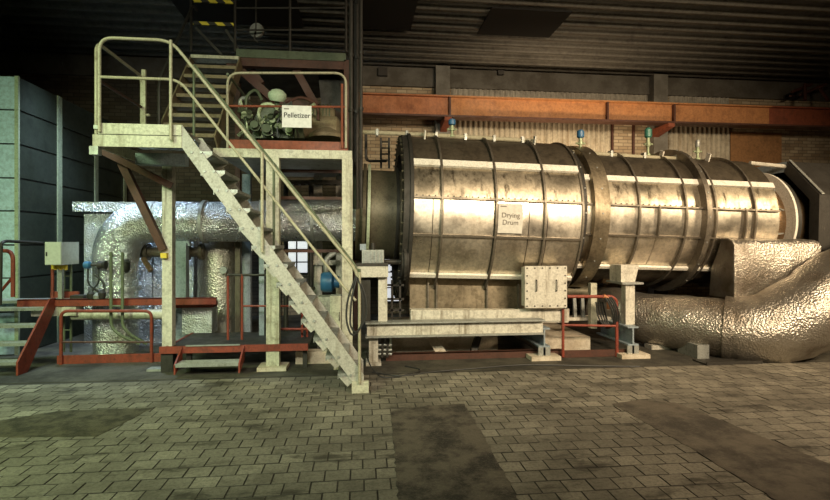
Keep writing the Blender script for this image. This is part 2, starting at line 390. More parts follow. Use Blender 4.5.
for cx, cy in sorted(near):
    o = bpy.data.objects.new('paving_block', random.choice(variants)); C.objects.link(o); o.parent = floor
    o.location = Vector((cx, cy, random.uniform(-0.002, 0.002))) - WL['floor']
mb = MB(); tones = []
for c in cells:
    if c in near: continue
    block_geo(c[0], c[1], random.uniform(-0.002, 0.002), random.uniform(-0.0012, 0.0012), mb); tones += [random.random()] * 9
L0 = WL['floor']
me = bpy.data.meshes.new('paving_blocks'); me.from_pydata([tuple(p - L0) for p in mb.v], [], mb.f); me.materials.append(M['block']); me.materials.append(M['sand'])
for i_, p_ in enumerate(me.polygons): p_.material_index = 0 if i_ % 9 == 0 else 1
at_ = me.attributes.new('tone', 'FLOAT', 'FACE')
for d, t in zip(at_.data, tones): d.value = t
o = bpy.data.objects.new('paving_blocks', me); C.objects.link(o); o.parent = floor; o['kind'] = 'stuff'; WL[o.name] = L0

# back wall with pillars, ring beam, sheet panels
WY = 12.0
wb = MB()
wins = [(X(285, WY), X(308, WY), 0.95, 1.85), (X(384, WY), X(402, WY), 0.25, 1.75), (X(628, WY), X(664, WY), 0.65, 1.35)]
xs = sorted(wins)
cur = X0
for a, b_, z0, z1 in xs:
    wb.box(cur, a, WY, WY + 0.35, 0, ZC); wb.box(a, b_, WY, WY + 0.35, 0, z0); wb.box(a, b_, WY, WY + 0.35, z1, ZC); cur = b_
wb.box(cur, X1, WY, WY + 0.35, 0, ZC)
wall = struct('wall_back', wb, 'brick')
struct('shaded_brick_bay', MB().box(X0, X(283, WY) - .02, WY - .03, WY, 2.05, ZC), 'brick_shade', wall)  # left bay's dimness is painted in with the darker brick
struct('shaded_brick_bay', MB().box(X(283, WY) - .02, X(352, WY), WY - .03, WY, 2.05, ZC), 'brick_shade', wall)
struct('shaded_brick_bay', MB().box(X0, X(282, WY), WY - .03, WY, 0, 2.05), 'brick_shade', wall)
struct('shaded_brick_bay', MB().box(X(310, WY), X(382, WY), WY - .03, WY, 0, 2.05), 'brick_shade', wall)
for i, (a, b_, z0, z1) in enumerate(wins):
    mb = MB(); t = 0.05
    mb.box(a, b_, WY + 0.02, WY + 0.09, z0, z0 + t).box(a, b_, WY + 0.02, WY + 0.09, z1 - t, z1)
    n = max(2, round((b_ - a) / 0.3))
    for k in range(n + 1):
        x = a + (b_ - a) * k / n; mb.box(max(a, x - 0.016), min(b_, x + 0.016), WY + 0.02, WY + 0.08, z0, z1)
    m_ = max(2, round((z1 - z0) / 0.36))
    for k in range(1, m_): zz = z0 + (z1 - z0) * k / m_; mb.box(a, b_, WY + 0.03, WY + 0.075, zz - 0.014, zz + 0.014)
    wo = struct('window_%d' % (i + 1), mb, 'dark')
    for k in range(n):
        for j in range(m_):
            xa, xb = a + (b_ - a) * k / n + 0.016, a + (b_ - a) * (k + 1) / n - 0.016
            za, zb = z0 + (z1 - z0) * j / m_ + 0.014, z0 + (z1 - z0) * (j + 1) / m_ - 0.014
            obj('pane', MB().box(xa, xb, WY + 0.045, WY + 0.055, za, zb), 'glow', wo)
struct('ring_beam', MB().box(X0, X1, WY - 0.1, WY, 5.45, ZC), 'lintel', wall)
for ua, ub in ((436, 450), (654, 668), (-40, -24), (880, 896)):
    struct('pillar', MB().box(X(ua, WY - .3), X(ub, WY - .3), WY - 0.3, WY, 0, ZC), 'pillar', wall)
def corrugated(name, xa, xb, za, zb, y, mat, pitch=0.13, d=0.035):
    mb = MB(); x = xa; pts = []
    while x < xb:
        for fx, fy in ((0, 0), (0.25, 0), (0.38, d), (0.78, d), (0.92, 0)): pts.append((min(x + fx * pitch, xb), y - fy))
        x += pitch
    vs_ = [(a, b, z) for z in (za, zb) for a, b in pts]; n = len(pts)
    mb.add(vs_, [(i, i + 1, n + i + 1, n + i) for i in range(n - 1)])
    o = obj(name, mb, mat, wall, smooth=20)
    sol = o.modifiers.new('sheet', 'SOLIDIFY'); sol.thickness = 0.004
    return o
yb = WY - 0.02
corrugated('corrugated_sheet', X(451, yb), X(651, yb), Z(550, 108, yb), Z(550, 72, yb), yb, 'corr_grey')
corrugated('corrugated_sheet', X(669, yb), X(728, yb), Z(700, 112, yb), Z(700, 78, yb), yb, 'corr_grey')
corrugated('corrugated_sheet', X(451, yb), X(545, yb), 2.6, Z(500, 110, yb), yb, 'corr')
corrugated('corrugated_sheet', X(546, yb), X(610, yb), 2.6, Z(580, 110, yb), yb, 'corr')
corrugated('corrugated_sheet', X(669, yb), X(729, yb), 2.6, Z(700, 113, yb), yb, 'corr')
mb = MB(); xa, xb, za, zb = X(611, yb), X(634, yb), 3.7, Z(620, 122, yb)
for a, b_, c_, d_ in ((xa, xa + .05, za, zb), (xb - .05, xb, za, zb), (xa, xb, zb - .05, zb)): mb.box(a, b_, WY - 0.06, WY, c_, d_)
struct('rusty_frame', mb, 'brownred', wall)
struct('brown_board', MB().box(X(730, yb), X(781, yb), WY - 0.04, WY, 2.7, Z(755, 133, yb)), 'plywood', wall)

# ceiling: trapezoid roof sheet with ribs along the hall
mb = MB(); prof = []; y = Y0; pitch = 0.36
while y < Y1:
    for fy, fz in ((0, 0), (0.72, 0), (0.78, -0.075), (0.94, -0.075)): prof.append((min(y + fy * pitch, Y1), ZC + 0.075 + fz))
    y += pitch
prof.append((Y1, ZC + 0.075)); n = len(prof)
mb.add([(x, a, b_) for x in (X0, X1) for a, b_ in prof], [(i, i + 1, n + i + 1, n + i) for i in range(n - 1)])
ceil = struct('ceiling', mb, 'roof'); sol = ceil.modifiers.new('sheet', 'SOLIDIFY'); sol.thickness = 0.02; sol.offset = 1
def ceil_pt(u, v): r = ray(u, v); return Vector((0, 0, CAMZ)) + r * ((ZC - CAMZ) / r.z)
for (ua, ub, va, vb) in ((356, 414, -4, 28), (484, 560, 8, 35), (176, 300, -8, 23)):
    pa, pb = ceil_pt((ua + ub) / 2, va), ceil_pt((ua + ub) / 2, vb); y_a, y_b = pa.y, pb.y
    xa, xb = X(ua, (y_a + y_b) / 2), X(ub, (y_a + y_b) / 2)
    hatch = MB().box(xa, xb, y_a, y_b, ZC - 0.03, ZC - 0.005)
    h = struct('roof_hatch', hatch, 'ceildark', ceil)
struct('wall_left', MB().box(X0 - 0.3, X0, Y0, Y1, 0, ZC + .1), 'brick')
struct('wall_right', MB().box(X1, X1 + 0.3, Y0, Y1, 0, ZC + .1), 'brick')
struct('wall_front', MB().box(X0 - .3, X1 + .3, Y0 - 0.3, Y0, 0, ZC + .1), 'brick')

# crane rail beam, orange, in lengths
BY = 11.2
t = thing('crane_rail_beam', 'long orange painted steel beam running along the back wall', 'beam', (X(600, BY), BY, Z(600, 122, BY)))
zt, zb_ = Z(365, 95, BY), Z(365, 116, BY)
for ua, ub, mt in ((352, 449, 'orange'), (449, 671, 'orange_pale'), (671, 767, 'orange_pale'), (767, 980, 'orange_red')):
    a, b_ = X(ua, BY), X(ub, BY)
    s = obj('beam_section', MB().box(a, b_, BY - 0.06, BY + 0.06, zb_ + 0.04, zt - 0.02), mt, t)
    obj('top_flange', MB().box(a, b_, BY - 0.16, BY + 0.16, zt - 0.02, zt + 0.012), mt, s)
    obj('bottom_flange', MB().box(a, b_, BY - 0.16, BY + 0.16, zb_, zb_ + 0.04), 'brownred', s)
for u in (449, 605, 671):
    a = X(u, BY); obj('stiffener', MB().box(a - 0.02, a + 0.02, BY - 0.155, BY - 0.06, zb_ + 0.04, zt - 0.02), 'brownred', t)
for u in (447, 668):
    a = X(u, BY); obj('bracket', MB().prism([(a - 0.08, BY - 0.14, zb_), (a - 0.08, BY - 0.14, zb_ - 0.08), (a - 0.08, BY + 0.5, zb_ - 0.2), (a - 0.08, BY + 0.5, zb_)], (0.16, 0, 0)), 'orange_red', t)
# small cable brackets high on the wall
t = thing('wall_bracket', 'small dark iron bracket fixed high on the wall left of the pillar', 'bracket', (X(381, WY), WY - 0.1, 5.2))
obj('hanger', MB().box(X(379, WY), X(383, WY), WY - 0.12, WY - 0.05, Z(380, 76, WY), Z(380, 52, WY)), 'dark', t)
obj('foot', MB().box(X(378, WY), X(387, WY), WY - 0.2, WY, Z(380, 76, WY) - .05, Z(380, 70, WY)), 'dark', t)
t = thing('wall_bracket', 'small dark hook bracket hanging above the grey corrugated sheet', 'bracket', (X(498, WY), WY - 0.15, 5.2))
obj('hanger', MB().box(X(497, WY), X(500, WY), WY - 0.15, WY - 0.1, Z(498, 74, WY), Z(498, 55, WY)), 'dark', t)
obj('foot', MB().box(X(496, WY), X(502, WY), WY - 0.2, WY - 0.05, Z(498, 77, WY), Z(498, 73, WY)), 'dark', t)
mb = MB()
for k, (a, b_) in enumerate((((792, 92), (812, 84)), ((800, 95), (826, 84)), ((805, 84), (805, 100)), ((818, 86), (828, 100)))): mb.tube([at(*a, 11.4), at(*b_, 11.4 - .1 * k)], 0.04, 6)
for u_, v_ in ((790, 96), (822, 88)): mb.tube([at(u_, v_, 11.4), at(u_ + 5, v_, WY - .03)], 0.03, 6)
tag(obj('pipe_bracket', mb, 'brownred'), 'dark rusty pipework bracketed to the brick at top right', 'pipework')

# ================================================================== DRYING DRUM
DY = 8.4; tau = 0.028
def dz1(x): return 2.135 - tau * (x - 0.93)
AX = Vector((math.cos(tau), 0, -math.sin(tau))); UP = Vector((math.sin(tau), 0, math.cos(tau))); NR = Vector((0, -1, 0))
class Cyl:
    def __init__(s, p0, r): s.p0 = Vector(p0); s.r = r
    def P(s, x, ang, r): return s.p0 + AX * x + (NR * math.cos(ang) + UP * math.sin(ang)) * r
    def ang(s, u, v):
        """angle on the shell that the photograph shows at this pixel"""
        r = ray(u, v); x = None; best = None
        for k in range(-900, 901):
            a = R(k / 10); Yp = s.p0.y - math.cos(a) * s.r; q = at(u, v, Yp)
            zc = s.p0.z - tau * (q.x - s.p0.x); d = abs(q.z - (zc + s.r * math.sin(a)))
            if best is None or d < best[0]: best = (d, a)
        return best[1]
    def patch(s, mb, x0, x1, a0, a1, r, t):
        n = max(1, int(abs(a1 - a0) / R(5)) + 1); vs_ = []
        for i in range(n + 1):
            a = a0 + (a1 - a0) * i / n
            vs_ += [s.P(x0, a, r), s.P(x1, a, r), s.P(x1, a, r - t), s.P(x0, a, r - t)]
        fs = [(4 * i + k, 4 * i + (k + 1) % 4, 4 * i + 4 + (k + 1) % 4, 4 * i + 4 + k) for i in range(n) for k in range(4)]
        mb.add(vs_, fs + [(0, 1, 2, 3), (4 * n + 3, 4 * n + 2, 4 * n + 1, 4 * n)]); return mb
    def ring(s, mb, x0, x1, r0, r1, seg=64):
        return mb.lathe(s.p0, AX, [(x0, r0), (x0, r1), (x1, r1), (x1, r0), (x0, r0)], seg)
def bolts(cyl, mb, xs_, a, r):
    for x in xs_:
        p = cyl.P(x, a, r); q = cyl.P(x, a, r + 0.022); mb.tube([p, q], 0.012, 5)

R1, R2 = 1.33, 1.11
c1 = Cyl((0.74, DY, dz1(0.74)), R1); c2 = Cyl((3.30, DY, 2.155), R2)
def build_drum(cyl, name, label, length, rows, divs, mats, ringdef, ucent, skip_low=None):
    t = thing(name, label, 'drum', (cyl.p0.x + length / 2, DY, 0.0))
    a_lines = [cyl.ang(ucent, v) for v in rows]           # stiffener lines seen in the photograph, top to bottom
    core = MB().lathe(cyl.p0, AX, [(0.0, 0.3), (0.0, cyl.r - 0.02), (length, cyl.r - 0.02), (length, 0.3)], 64)
    obj('shell', core, 'steel_dark', t)
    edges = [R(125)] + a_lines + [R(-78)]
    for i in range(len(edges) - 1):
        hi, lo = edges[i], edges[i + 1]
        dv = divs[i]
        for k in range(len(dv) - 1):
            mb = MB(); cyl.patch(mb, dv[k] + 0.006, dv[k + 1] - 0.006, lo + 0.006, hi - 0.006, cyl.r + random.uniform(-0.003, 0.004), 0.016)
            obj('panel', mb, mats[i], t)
    for i, a in enumerate(a_lines):
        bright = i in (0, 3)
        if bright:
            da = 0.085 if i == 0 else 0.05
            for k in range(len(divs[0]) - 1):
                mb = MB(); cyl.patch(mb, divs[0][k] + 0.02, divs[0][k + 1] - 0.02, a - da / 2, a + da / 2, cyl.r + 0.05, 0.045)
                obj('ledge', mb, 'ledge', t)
        else:
            mb = MB(); cyl.patch(mb, 0.02, length - 0.02, a - 0.011, a + 0.011, cyl.r + 0.045, 0.05)
            fl_ = obj('seam_flange', mb, 'ring', t)
            if i == 2: continue
            mb = MB(); bolts(cyl, mb, [0.06 + 0.09 * q for q in range(int((length - .1) / 0.09))], a + 0.022, cyl.r + 0.0)
            b_ = obj('bolt_row', mb, 'dark', fl_); b_['kind'] = 'stuff'
    for x0, x1, r1, mt in ringdef:
        mb = MB(); cyl.ring(mb, x0, x1, cyl.r - 0.05, cyl.r + r1); rg = obj('ring', mb, mt, t)
        if r1 > 0.09:
            mb = MB()
            for q in range(20):
                a = 2 * math.pi * q / 20; p = cyl.P(x0 + (x1 - x0) / 2, a, cyl.r + r1 - 0.004); mb.tube([p, cyl.P(x0 + (x1 - x0) / 2, a, cyl.r + r1 + 0.010)], 0.013, 6)
            obj('bolt_row', mb, 'galv', rg)['kind'] = 'stuff'
    return t, a_lines
d1 = [0.0, 0.43, 1.22, 1.95, 2.54]
d1low = [0.0, 0.30, 0.44, 1.20, 1.72, 2.0, 2.54]
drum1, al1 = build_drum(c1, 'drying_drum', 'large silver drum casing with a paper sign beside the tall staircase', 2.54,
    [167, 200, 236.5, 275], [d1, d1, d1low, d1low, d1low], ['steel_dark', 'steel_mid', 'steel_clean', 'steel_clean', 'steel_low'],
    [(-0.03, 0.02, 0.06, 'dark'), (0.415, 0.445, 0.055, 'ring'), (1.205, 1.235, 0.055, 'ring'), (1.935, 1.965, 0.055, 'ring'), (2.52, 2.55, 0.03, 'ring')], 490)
# gear-toothed flange on the inlet face, and skirt under the casing
mb = MB(); c1.ring(mb, -0.12, -0.03, R1 - 0.30, R1 + 0.03); fo = obj('end_flange', mb, 'dark', drum1)
mb = MB()
for q in range(52):
    a = 2 * math.pi * q / 52; mb.tube([c1.P(-0.15, a, R1 - 0.03), c1.P(-0.11, a, R1 - 0.03)], 0.02, 6)
obj('bolt_row', mb, 'boiler', fo)['kind'] = 'stuff'
zsk = Z(480, 311, 7.7)
mb = MB(); xa, xb = 0.76, 3.2
mb.prism([(xa, 7.62, dz1(xa) - 0.98), (xb, 7.62, dz1(xb) - 0.98), (xb, 7.62, zsk - 0.08), (xa, 7.62, zsk - 0.08)], (0, 0.012, 0))
obj('skirt', mb, 'steel_low', drum1)
for x_ in (0.30, 0.43, 1.22, 1.72, 1.95): obj('skirt_rib', MB().box(c1.p0.x + x_ - .012, c1.p0.x + x_ + .012, 7.56, 7.62, zsk - .08, dz1(1.5) - .97), 'ring', drum1)
# drum 2
L2 = 3.36
d2 = [0.0, 0.42, 0.98, 1.75, 2.25, 2.92, L2]
d2m = [0.0, 0.42, 1.30, 2.05, 2.75, L2]
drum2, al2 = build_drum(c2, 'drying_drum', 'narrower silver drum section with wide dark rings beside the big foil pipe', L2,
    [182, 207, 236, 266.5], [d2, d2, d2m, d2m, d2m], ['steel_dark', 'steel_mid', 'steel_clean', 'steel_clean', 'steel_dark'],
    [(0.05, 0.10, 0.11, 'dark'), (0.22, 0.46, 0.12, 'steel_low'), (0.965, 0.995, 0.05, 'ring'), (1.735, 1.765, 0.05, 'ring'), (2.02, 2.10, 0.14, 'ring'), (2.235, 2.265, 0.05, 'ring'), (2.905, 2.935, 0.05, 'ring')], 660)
# triangular gusset brackets on the lower casing
for x in (1.30, 2.75):
    mb = MB(); c2.patch(mb, x - 0.012, x + 0.012, al2[2], al2[1], R2 + 0.06, 0.07); obj('gusset', mb, 'ring', drum2)
# lug plates on the ridge
for cyl, t_, xs_ in ((c1, drum1, (0.25, 2.05)), (c2, drum2, (1.75, 2.6))):
    for x in xs_:
        a = R(68); mb = MB(); mb.bar(cyl.P(x, a, cyl.r - 0.01), cyl.P(x, a, cyl.r + 0.13), 0.10, 0.02, AX); obj('lifting_lug', mb, 'ledge', t_)
# outlet end of the drum: bolted flange, browned inner tube, running ring and hood
t = thing('outlet_neck', 'heat-browned outlet tube with a bright running ring at the drum end', 'drum neck', (7.3, DY, 0))
ce = c2.P(L2, 0, 0)
def ringx(x0, x1, r0, r1): return MB().lathe(ce, AX, [(x0, r0), (x0, r1), (x1, r1), (x1, r0), (x0, r0)], 56)
obj('tube', MB().lathe(ce, AX, [(0.02, 0.2), (0.02, 0.74), (1.5, 0.74), (1.5, 0.2)], 48), 'copper', t)
obj('running_ring', ringx(0.46, 0.50, 0.72, 0.93), 'ledge', t)
obj('back_ring', ringx(0.50, 0.60, 0.72, 0.90), 'dark', t)
for q in range(26):
    a = 2 * math.pi * q / 26; P = lambda x, r, a=a: ce + AX * x + (NR * math.cos(a) + UP * math.sin(a)) * r
    obj('spring_finger', MB().bar(P(0.0, 0.95), P(0.30, 0.80), 0.13, 0.018, UP if abs(math.cos(a)) > .3 else NR), 'galv' if q % 2 else 'copper', t)
t = thing('outlet_hood', 'dark grey octagonal hood enclosing the far right drum end', 'hood', (8.4, DY, 0))
oc = ce + AX * 0.72
def octo(r, x): return [oc + AX * x + (NR * math.cos(R(22.5 + 45 * k)) + UP * math.sin(R(22.5 + 45 * k))) * r for k in range(8)]
for k in range(8):
    j = (k + 1) % 8; a, b_ = octo(0.98, 0.0), octo(1.17, 0.0)
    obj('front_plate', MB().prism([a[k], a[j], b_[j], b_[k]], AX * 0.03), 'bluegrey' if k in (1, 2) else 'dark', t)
    c_, d_ = octo(1.17, 0.03), octo(1.17, 1.5)
    obj('side_plate', MB().prism([c_[k], c_[j], d_[j], d_[k]], (oc + AX * .75 - (c_[k] + d_[j]) / 2).normalized() * 0.02), 'dark', t)
e0, e1 = octo(1.19, 0.02), octo(1.19, 1.4)
obj('edge_strip', MB().prism([e0[0], e0[1], e0[1] + AX * .05, e0[0] + AX * .05], UP * .012), 'galv', t)
obj('rear_plate', MB().prism(octo(1.17, 1.5), AX * .02), 'dark', t)
for s in (-1, 1): obj('leg', MB().box(8.3, 8.45, DY + s * 1.0 - .07, DY + s * 1.0 + .07, 0, 1.6), 'dark', t)
tag(obj('ridge_strut', MB().tube([at(750, 163, 8.0), at(790, 167, 8.0)], 0.035, 8), 'white'), 'short white strut lying over the right drum ridge', 'strut')

# inlet neck
t = thing('inlet_neck', 'dark brown round inlet duct left of the drum casing', 'drum neck', (0.2, DY, 0))
cn = Cyl((X(356, 7.7), DY, 2.18), 0.74)
obj('tube', MB().lathe(cn.p0, AX, [(0, 0.3), (0, 0.74), (0.80, 0.74), (0.80, 0.3)], 48), 'boiler', t)
for x0, x1, r, mt in ((0.10, 0.15, 0.84, 'boiler'), (0.17, 0.215, 0.84, 'seam'), (0.62, 0.66, 0.80, 'dark')):
    obj('ring', cn.ring(MB(), x0, x1, 0.72, r, 48), mt, t)
t_ = obj('rivet_row', MB(), 'dark', t) if False else None
# dark drive gear and guard low at the inlet
t = thing('drive_gear', 'dark toothed drive wheel low beside the drum casing', 'gear', (0.62, 7.35, 1.2))
gp = at(404, 262, 7.35)
prof = []
mb = MB().lathe(gp - Vector((0.05, 0, 0)), (1, 0, 0), [(0, 0.05), (0, 0.24), (0.1, 0.24), (0.1, 0.05)], 28)
obj('wheel', mb, 'dark', t)
mb = MB()
for q in range(20):
    a = 2 * math.pi * q / 20; d = Vector((0, math.cos(a), math.sin(a))); mb.bar(gp + d * 0.23, gp + d * 0.28, 0.1, 0.035, (1, 0, 0))
obj('teeth', mb, 'dark', t)
obj('shaft', MB().tube([gp - Vector((0.4, 0, 0)), gp], 0.04, 10), 'dark', t)

# paper sign on the drum
def paper_on_drum():
    a0, a1 = c1.ang(510, 233), c1.ang(510, 204)
    Ym = DY - R1 - 0.03
    xa, xb = X(498.5, Ym), X(523, Ym); x0, x1 = xa - c1.p0.x, xb - c1.p0.x
    t = thing('paper_sign', 'sheet of paper reading Drying Drum taped to the large drum', 'sign', (xa, Ym, 1.7))
    obj('sheet', c1.patch(MB(), x0, x1, a0, a1, R1 + 0.028, 0.004), 'paper_grey', t)
    for s, f in (('Drying', 0.60), ('Drum', 0.36)):
        a = a0 + (a1 - a0) * f; up = (UP * math.cos(a) - NR * math.sin(a))
        text_mesh('lettering', s, 0.10, 'ink_grey', t, c1.P((x0 + x1) / 2, a, R1 + 0.031), AX, up, 0.001)
    a = a0 + (a1 - a0) * 0.9; mb = MB(); c1.patch(mb, x0 + 0.03, x0 + 0.12, a - .006, a + .006, R1 + 0.030, 0.003); obj('header_mark', mb, 'ink_grey', t)
paper_on_drum()
# access box
t = thing('access_box', 'pale bolted inspection box with two handles under the drum', 'box', (X(546, 7.0), 7.0, Z(546, 308, 7.0)))
ya = 7.0; xa, xb, za, zb = X(525, ya), X(567, ya), Z(546, 308, ya), Z(546, 266, ya)
obj('body', MB().box(xa + .02, xb - .02, ya + 0.02, ya + 0.22, za + .02, zb - .02), 'white', t)
lid = obj('cover_plate', MB().box(xa, xb, ya, ya + 0.02, za, zb), 'white', t)
for u in (536, 556):
    h0, h1 = at(u, 280, ya), at(u, 291, ya); o_ = Vector((0, -0.035, 0))
    obj('handle', MB().tube(fillet([h0, h0 + o_, h1 + o_, h1], 0.02, 4), 0.008, 6), 'dark', lid)
bm_ = MB()
for k in range(6):
    for j in range(6):
        if k in (0, 5) or j in (0, 5):
            p = Vector((xa + .03 + (xb - xa - .06) * k / 5, ya, za + .03 + (zb - za - .06) * j / 5)); bm_.tube([p, p - Vector((0, 0.012, 0))], 0.011, 6)
obj('bolt', bm_, 'dark', lid)['kind'] = 'stuff'

# instruments on the ridge
def valve(u, vb, vt, Y, label, head, k=1.0):
    b = at(u, vb, Y); h = Z(u, vt, Y) - b.z
    t = thing('instrument_valve', label, 'valve', b, 'instruments along the drum ridge')
    obj('stem', MB().lathe(b, (0, 0, 1), [(0, 0.05), (0.03, 0.05), (0.03, 0.022), (h * .35, 0.022), (h * .35, 0.042), (h * .5, 0.042), (h * .5, 0.03), (h * .66, 0.03), (h * .66, 0.02)], 12), 'brass', t)
    obj('yoke', MB().tube([b + Vector((-0.08, 0, h * .42)), b + Vector((0.08, 0, h * .42))], 0.016, 8), 'brass', t)
    obj('head', MB().lathe(b + Vector((0, 0, h * .64)), (0, 0, 1), [(0, 0.035), (h * .05, 0.06 * k), (h * .3, 0.06 * k), (h * .36, 0.035)], 14), head, t)
valve(452, 137, 119, 8.0, 'blue-headed valve on the large drum ridge, nearest the staircase', 'blue')
valve(580.5, 153, 130, 8.0, 'blue-headed valve where the large drum meets the narrow one', 'blue')
valve(648, 156, 128, 8.3, 'green-capped valve with white body on the narrow drum ridge', 'tealknob')
valve(697.5, 160, 140, 8.3, 'bare metal valve on the narrow drum ridge, farthest right', 'galv', 0.7)
# slender pipes lying on the ridge
def run_pipe(name, label, pts, r, mat, fix=0, cat='pipe'):
    t = thing(name, label, cat, pts[0]); obj('pipe', MB().tube(pts, r, 10), mat, t)
    L = [Vector(p) for p in pts]
    for k in range(fix):
        f = (k + .5) / fix; p = L[0].lerp(L[-1], f); obj('clamp', MB().box(p.x - .02, p.x + .02, p.y - r * 1.5, p.y + r * 1.5, p.z - r * 1.5, p.z + r * 1.5), 'galv', t)
    return t
run_pipe('ridge_pipe', 'pale thin pipe running along the top of the large drum', [at(362, 132, 8.0), at(420, 134.5, 8.0), at(536, 141, 8.0)], 0.035, 'rail', 6)
run_pipe('ridge_pipe', 'pale thin pipe running along the top of the narrow drum', [at(560, 151, 8.0), at(640, 157, 8.0), at(692, 159, 8.0)], 0.035, 'rail', 4)
tag(obj('ladder_frame', (lambda m: [m.tube([at(u, 138, 9.0), at(u, 168, 9.0)], 0.02, 6) for u in (381, 389)] and [m.tube([at(381, v, 9.0), at(389, v, 9.0)], 0.015, 6) for v in (142, 148, 154, 160)] and m.tube(fillet([at(366, 134, 8.6), at(366, 161, 8.6), at(386, 161, 8.9)], .1), 0.025, 6))(MB()), 'dark'), 'small dark ladder rack above the inlet duct', 'ladder')

# ================================================================== SKID AND FOUNDATION UNDER THE DRUM
tag(obj('support_beam', MB().ibeam(at(410, 315, 7.25), at(566, 315.5, 7.25), 0.2, abs(Z(480, 309, 7.25) - Z(480, 321, 7.25)), 0.03).box(X(410, 7.25), X(566, 7.25), 7.13, 7.15, Z(480, 321, 7.25), Z(480, 309, 7.25)), 'white'), 'upper white beam directly under the large drum', 'beam')
t = thing('support_beam', 'longer white beam in front of the concrete foundation', 'beam', at(455, 333, 6.95))
xa, xb, za, zb = X(367, 6.95), X(543, 6.95), Z(455, 334, 6.95), Z(455, 322, 6.95)
obj('web', MB().box(xa, xb, 6.95, 6.97, za, zb), 'white', t)
obj('top_flange', MB().box(xa - .02, xb, 6.87, 7.1, zb, zb + 0.02), 'galv', t); obj('bottom_flange', MB().box(xa - .02, xb, 6.87, 7.1, za - .02, za), 'galv', t)
zsb = za - 0.02
def skid(u, vfoot, label, ytop=9.2):
    p = fl(u, vfoot, 0.0); t = thing('cross_beam', label, 'beam', p)
    zt_ = 0.46
    obj('beam', MB().ibeam((p.x, p.y + 0.02, zt_ - 0.14), (p.x, ytop, zt_ - 0.14), 0.17, 0.28, 0.022), 'bluegrey', t)
    obj('end_post', MB().box(p.x - .015, p.x + .015, p.y + .02, p.y + .2, 0.06, zt_ - .28).box(p.x - .09, p.x + .09, p.y + .02, p.y + .04, 0.06, zt_ - .28), 'galv', t)
    obj('foot_plate', MB().box(p.x - 0.22, p.x + 0.22, p.y - 0.06, p.y + 0.3, 0.0, 0.06), 'concrete', t)
    return p
skid(545, 360, 'grey cross beam end below the white beam, left one')
ps = skid(634, 358, 'grey cross beam end below the white post, right one', 8.0)
# white column with bracket carrying the narrow drum
t = thing('support_post', 'white post with flared bracket carrying the narrow drum', 'post', at(628, 354, ps.y + .3))
yp = ps.y + 0.25
obj('post', MB().box(X(624, yp), X(633, yp), yp - 0.05, yp + 0.08, 0.46, Z(628, 284, yp)), 'white', t)
obj('cap_plate', MB().box(X(619, yp), X(640, yp), yp - 0.1, yp + 0.4, Z(628, 284, yp), Z(628, 282, yp)), 'galv', t)
obj('bracket', MB().prism([at(621, 282, yp), at(635, 282, yp), at(639, 265, yp), at(621, 265, yp)], (0, 0.35, 0)), 'white', t)
# concrete foundation walls
yf = 7.55
tag(obj('foundation_block', MB().box(X(392, yf), 2.12, yf, 9.4, 0, Z(450, 334, yf)), 'concrete'), 'long stained concrete foundation wall below the large drum', 'foundation')
tag(obj('foundation_block', MB().box(2.80, 3.62, yf, 9.4, 0, Z(580, 337, yf)), 'concrete'), 'short stained concrete foundation block behind the red guard rail with hoses', 'foundation')
t = thing('buttress', 'sloping pale concrete strut leaning on the foundation wall', 'strut', fl(440, 354))
obj('strut', MB().bar(at(430, 335, 7.46), at(443, 356, 7.32), 0.14, 0.14, (0, 1, 0)), 'concrete', t)
t = thing('buttress', 'sloping dark steel strut before the foundation, right of the pale strut', 'strut', fl(474, 354))
obj('strut', MB().bar(at(478, 337, 7.46), at(472, 356, 7.34), 0.09, 0.09, (0, 1, 0)), 'dark', t)
tag(obj('base_channel', MB().box(X(386, 7.2), X(563, 7.2), 7.2, 7.22, 0, 0.10).box(X(386, 7.2), X(563, 7.2), 7.2, 7.3, 0.09, 0.10), 'brownred'), 'dark red kick channel on the floor below the white beam', 'channel')
tag(obj('base_plate', MB().box(X(648, 7.6), X(697, 7.6), 7.5, 7.7, 0, 0.07), 'white'), 'white sill lying on the floor behind the big foil pipe', 'sill')
# motor and gearbox at the inlet
t = thing('drive_motor', 'grey-white motor box on a pale stand beside the inlet duct', 'motor', at(372, 320, 6.9))
ym = 6.95
obj('housing', MB().box(X(362, ym), X(384, ym), ym, ym + 0.4, Z(372, 263, ym), Z(372, 250, ym)), 'galv', t)
for k in range(6):
    u = 364 + 3.6 * k; obj('fin', MB().box(X(u, ym), X(u + 1.2, ym), ym - 0.03, ym, Z(372, 262, ym), Z(372, 251, ym)), 'galv', t)
obj('terminal_cap', MB().tube([at(373, 250, ym + .15), at(373, 243, ym + .15)], 0.03, 10), 'dark', t)
obj('side_cap', MB().box(X(360, ym), X(366, ym), ym + .1, ym + .3, Z(372, 250, ym), Z(372, 244, ym)), 'bluegrey', t)
obj('bed', MB().box(X(357, ym), X(388, ym), ym - 0.05, ym + 0.45, Z(372, 277, ym), Z(372, 266, ym)), 'white', t)
obj('bed_plate', MB().box(X(356, ym), X(388, ym), ym - 0.06, ym + 0.46, Z(372, 266, ym), Z(372, 263, ym)), 'dark', t)
for u in (383, 366): obj('leg', MB().box(X(u - 4.5, ym), X(u + 4.5, ym), ym + 0.05, ym + 0.2, zb + .02, Z(372, 277, ym)), 'white' if u == 383 else 'dark', t)
for v in (299, 285, 310): obj('tie', MB().bar(at(384, v, ym + .5), at(404, v, ym + .5), 0.03, 0.03), 'dark', t)
for u in (392, 400): obj('upright', MB().bar(at(u, 280, ym + .5), at(u, 318, ym + .5), 0.03, 0.03), 'dark', t)
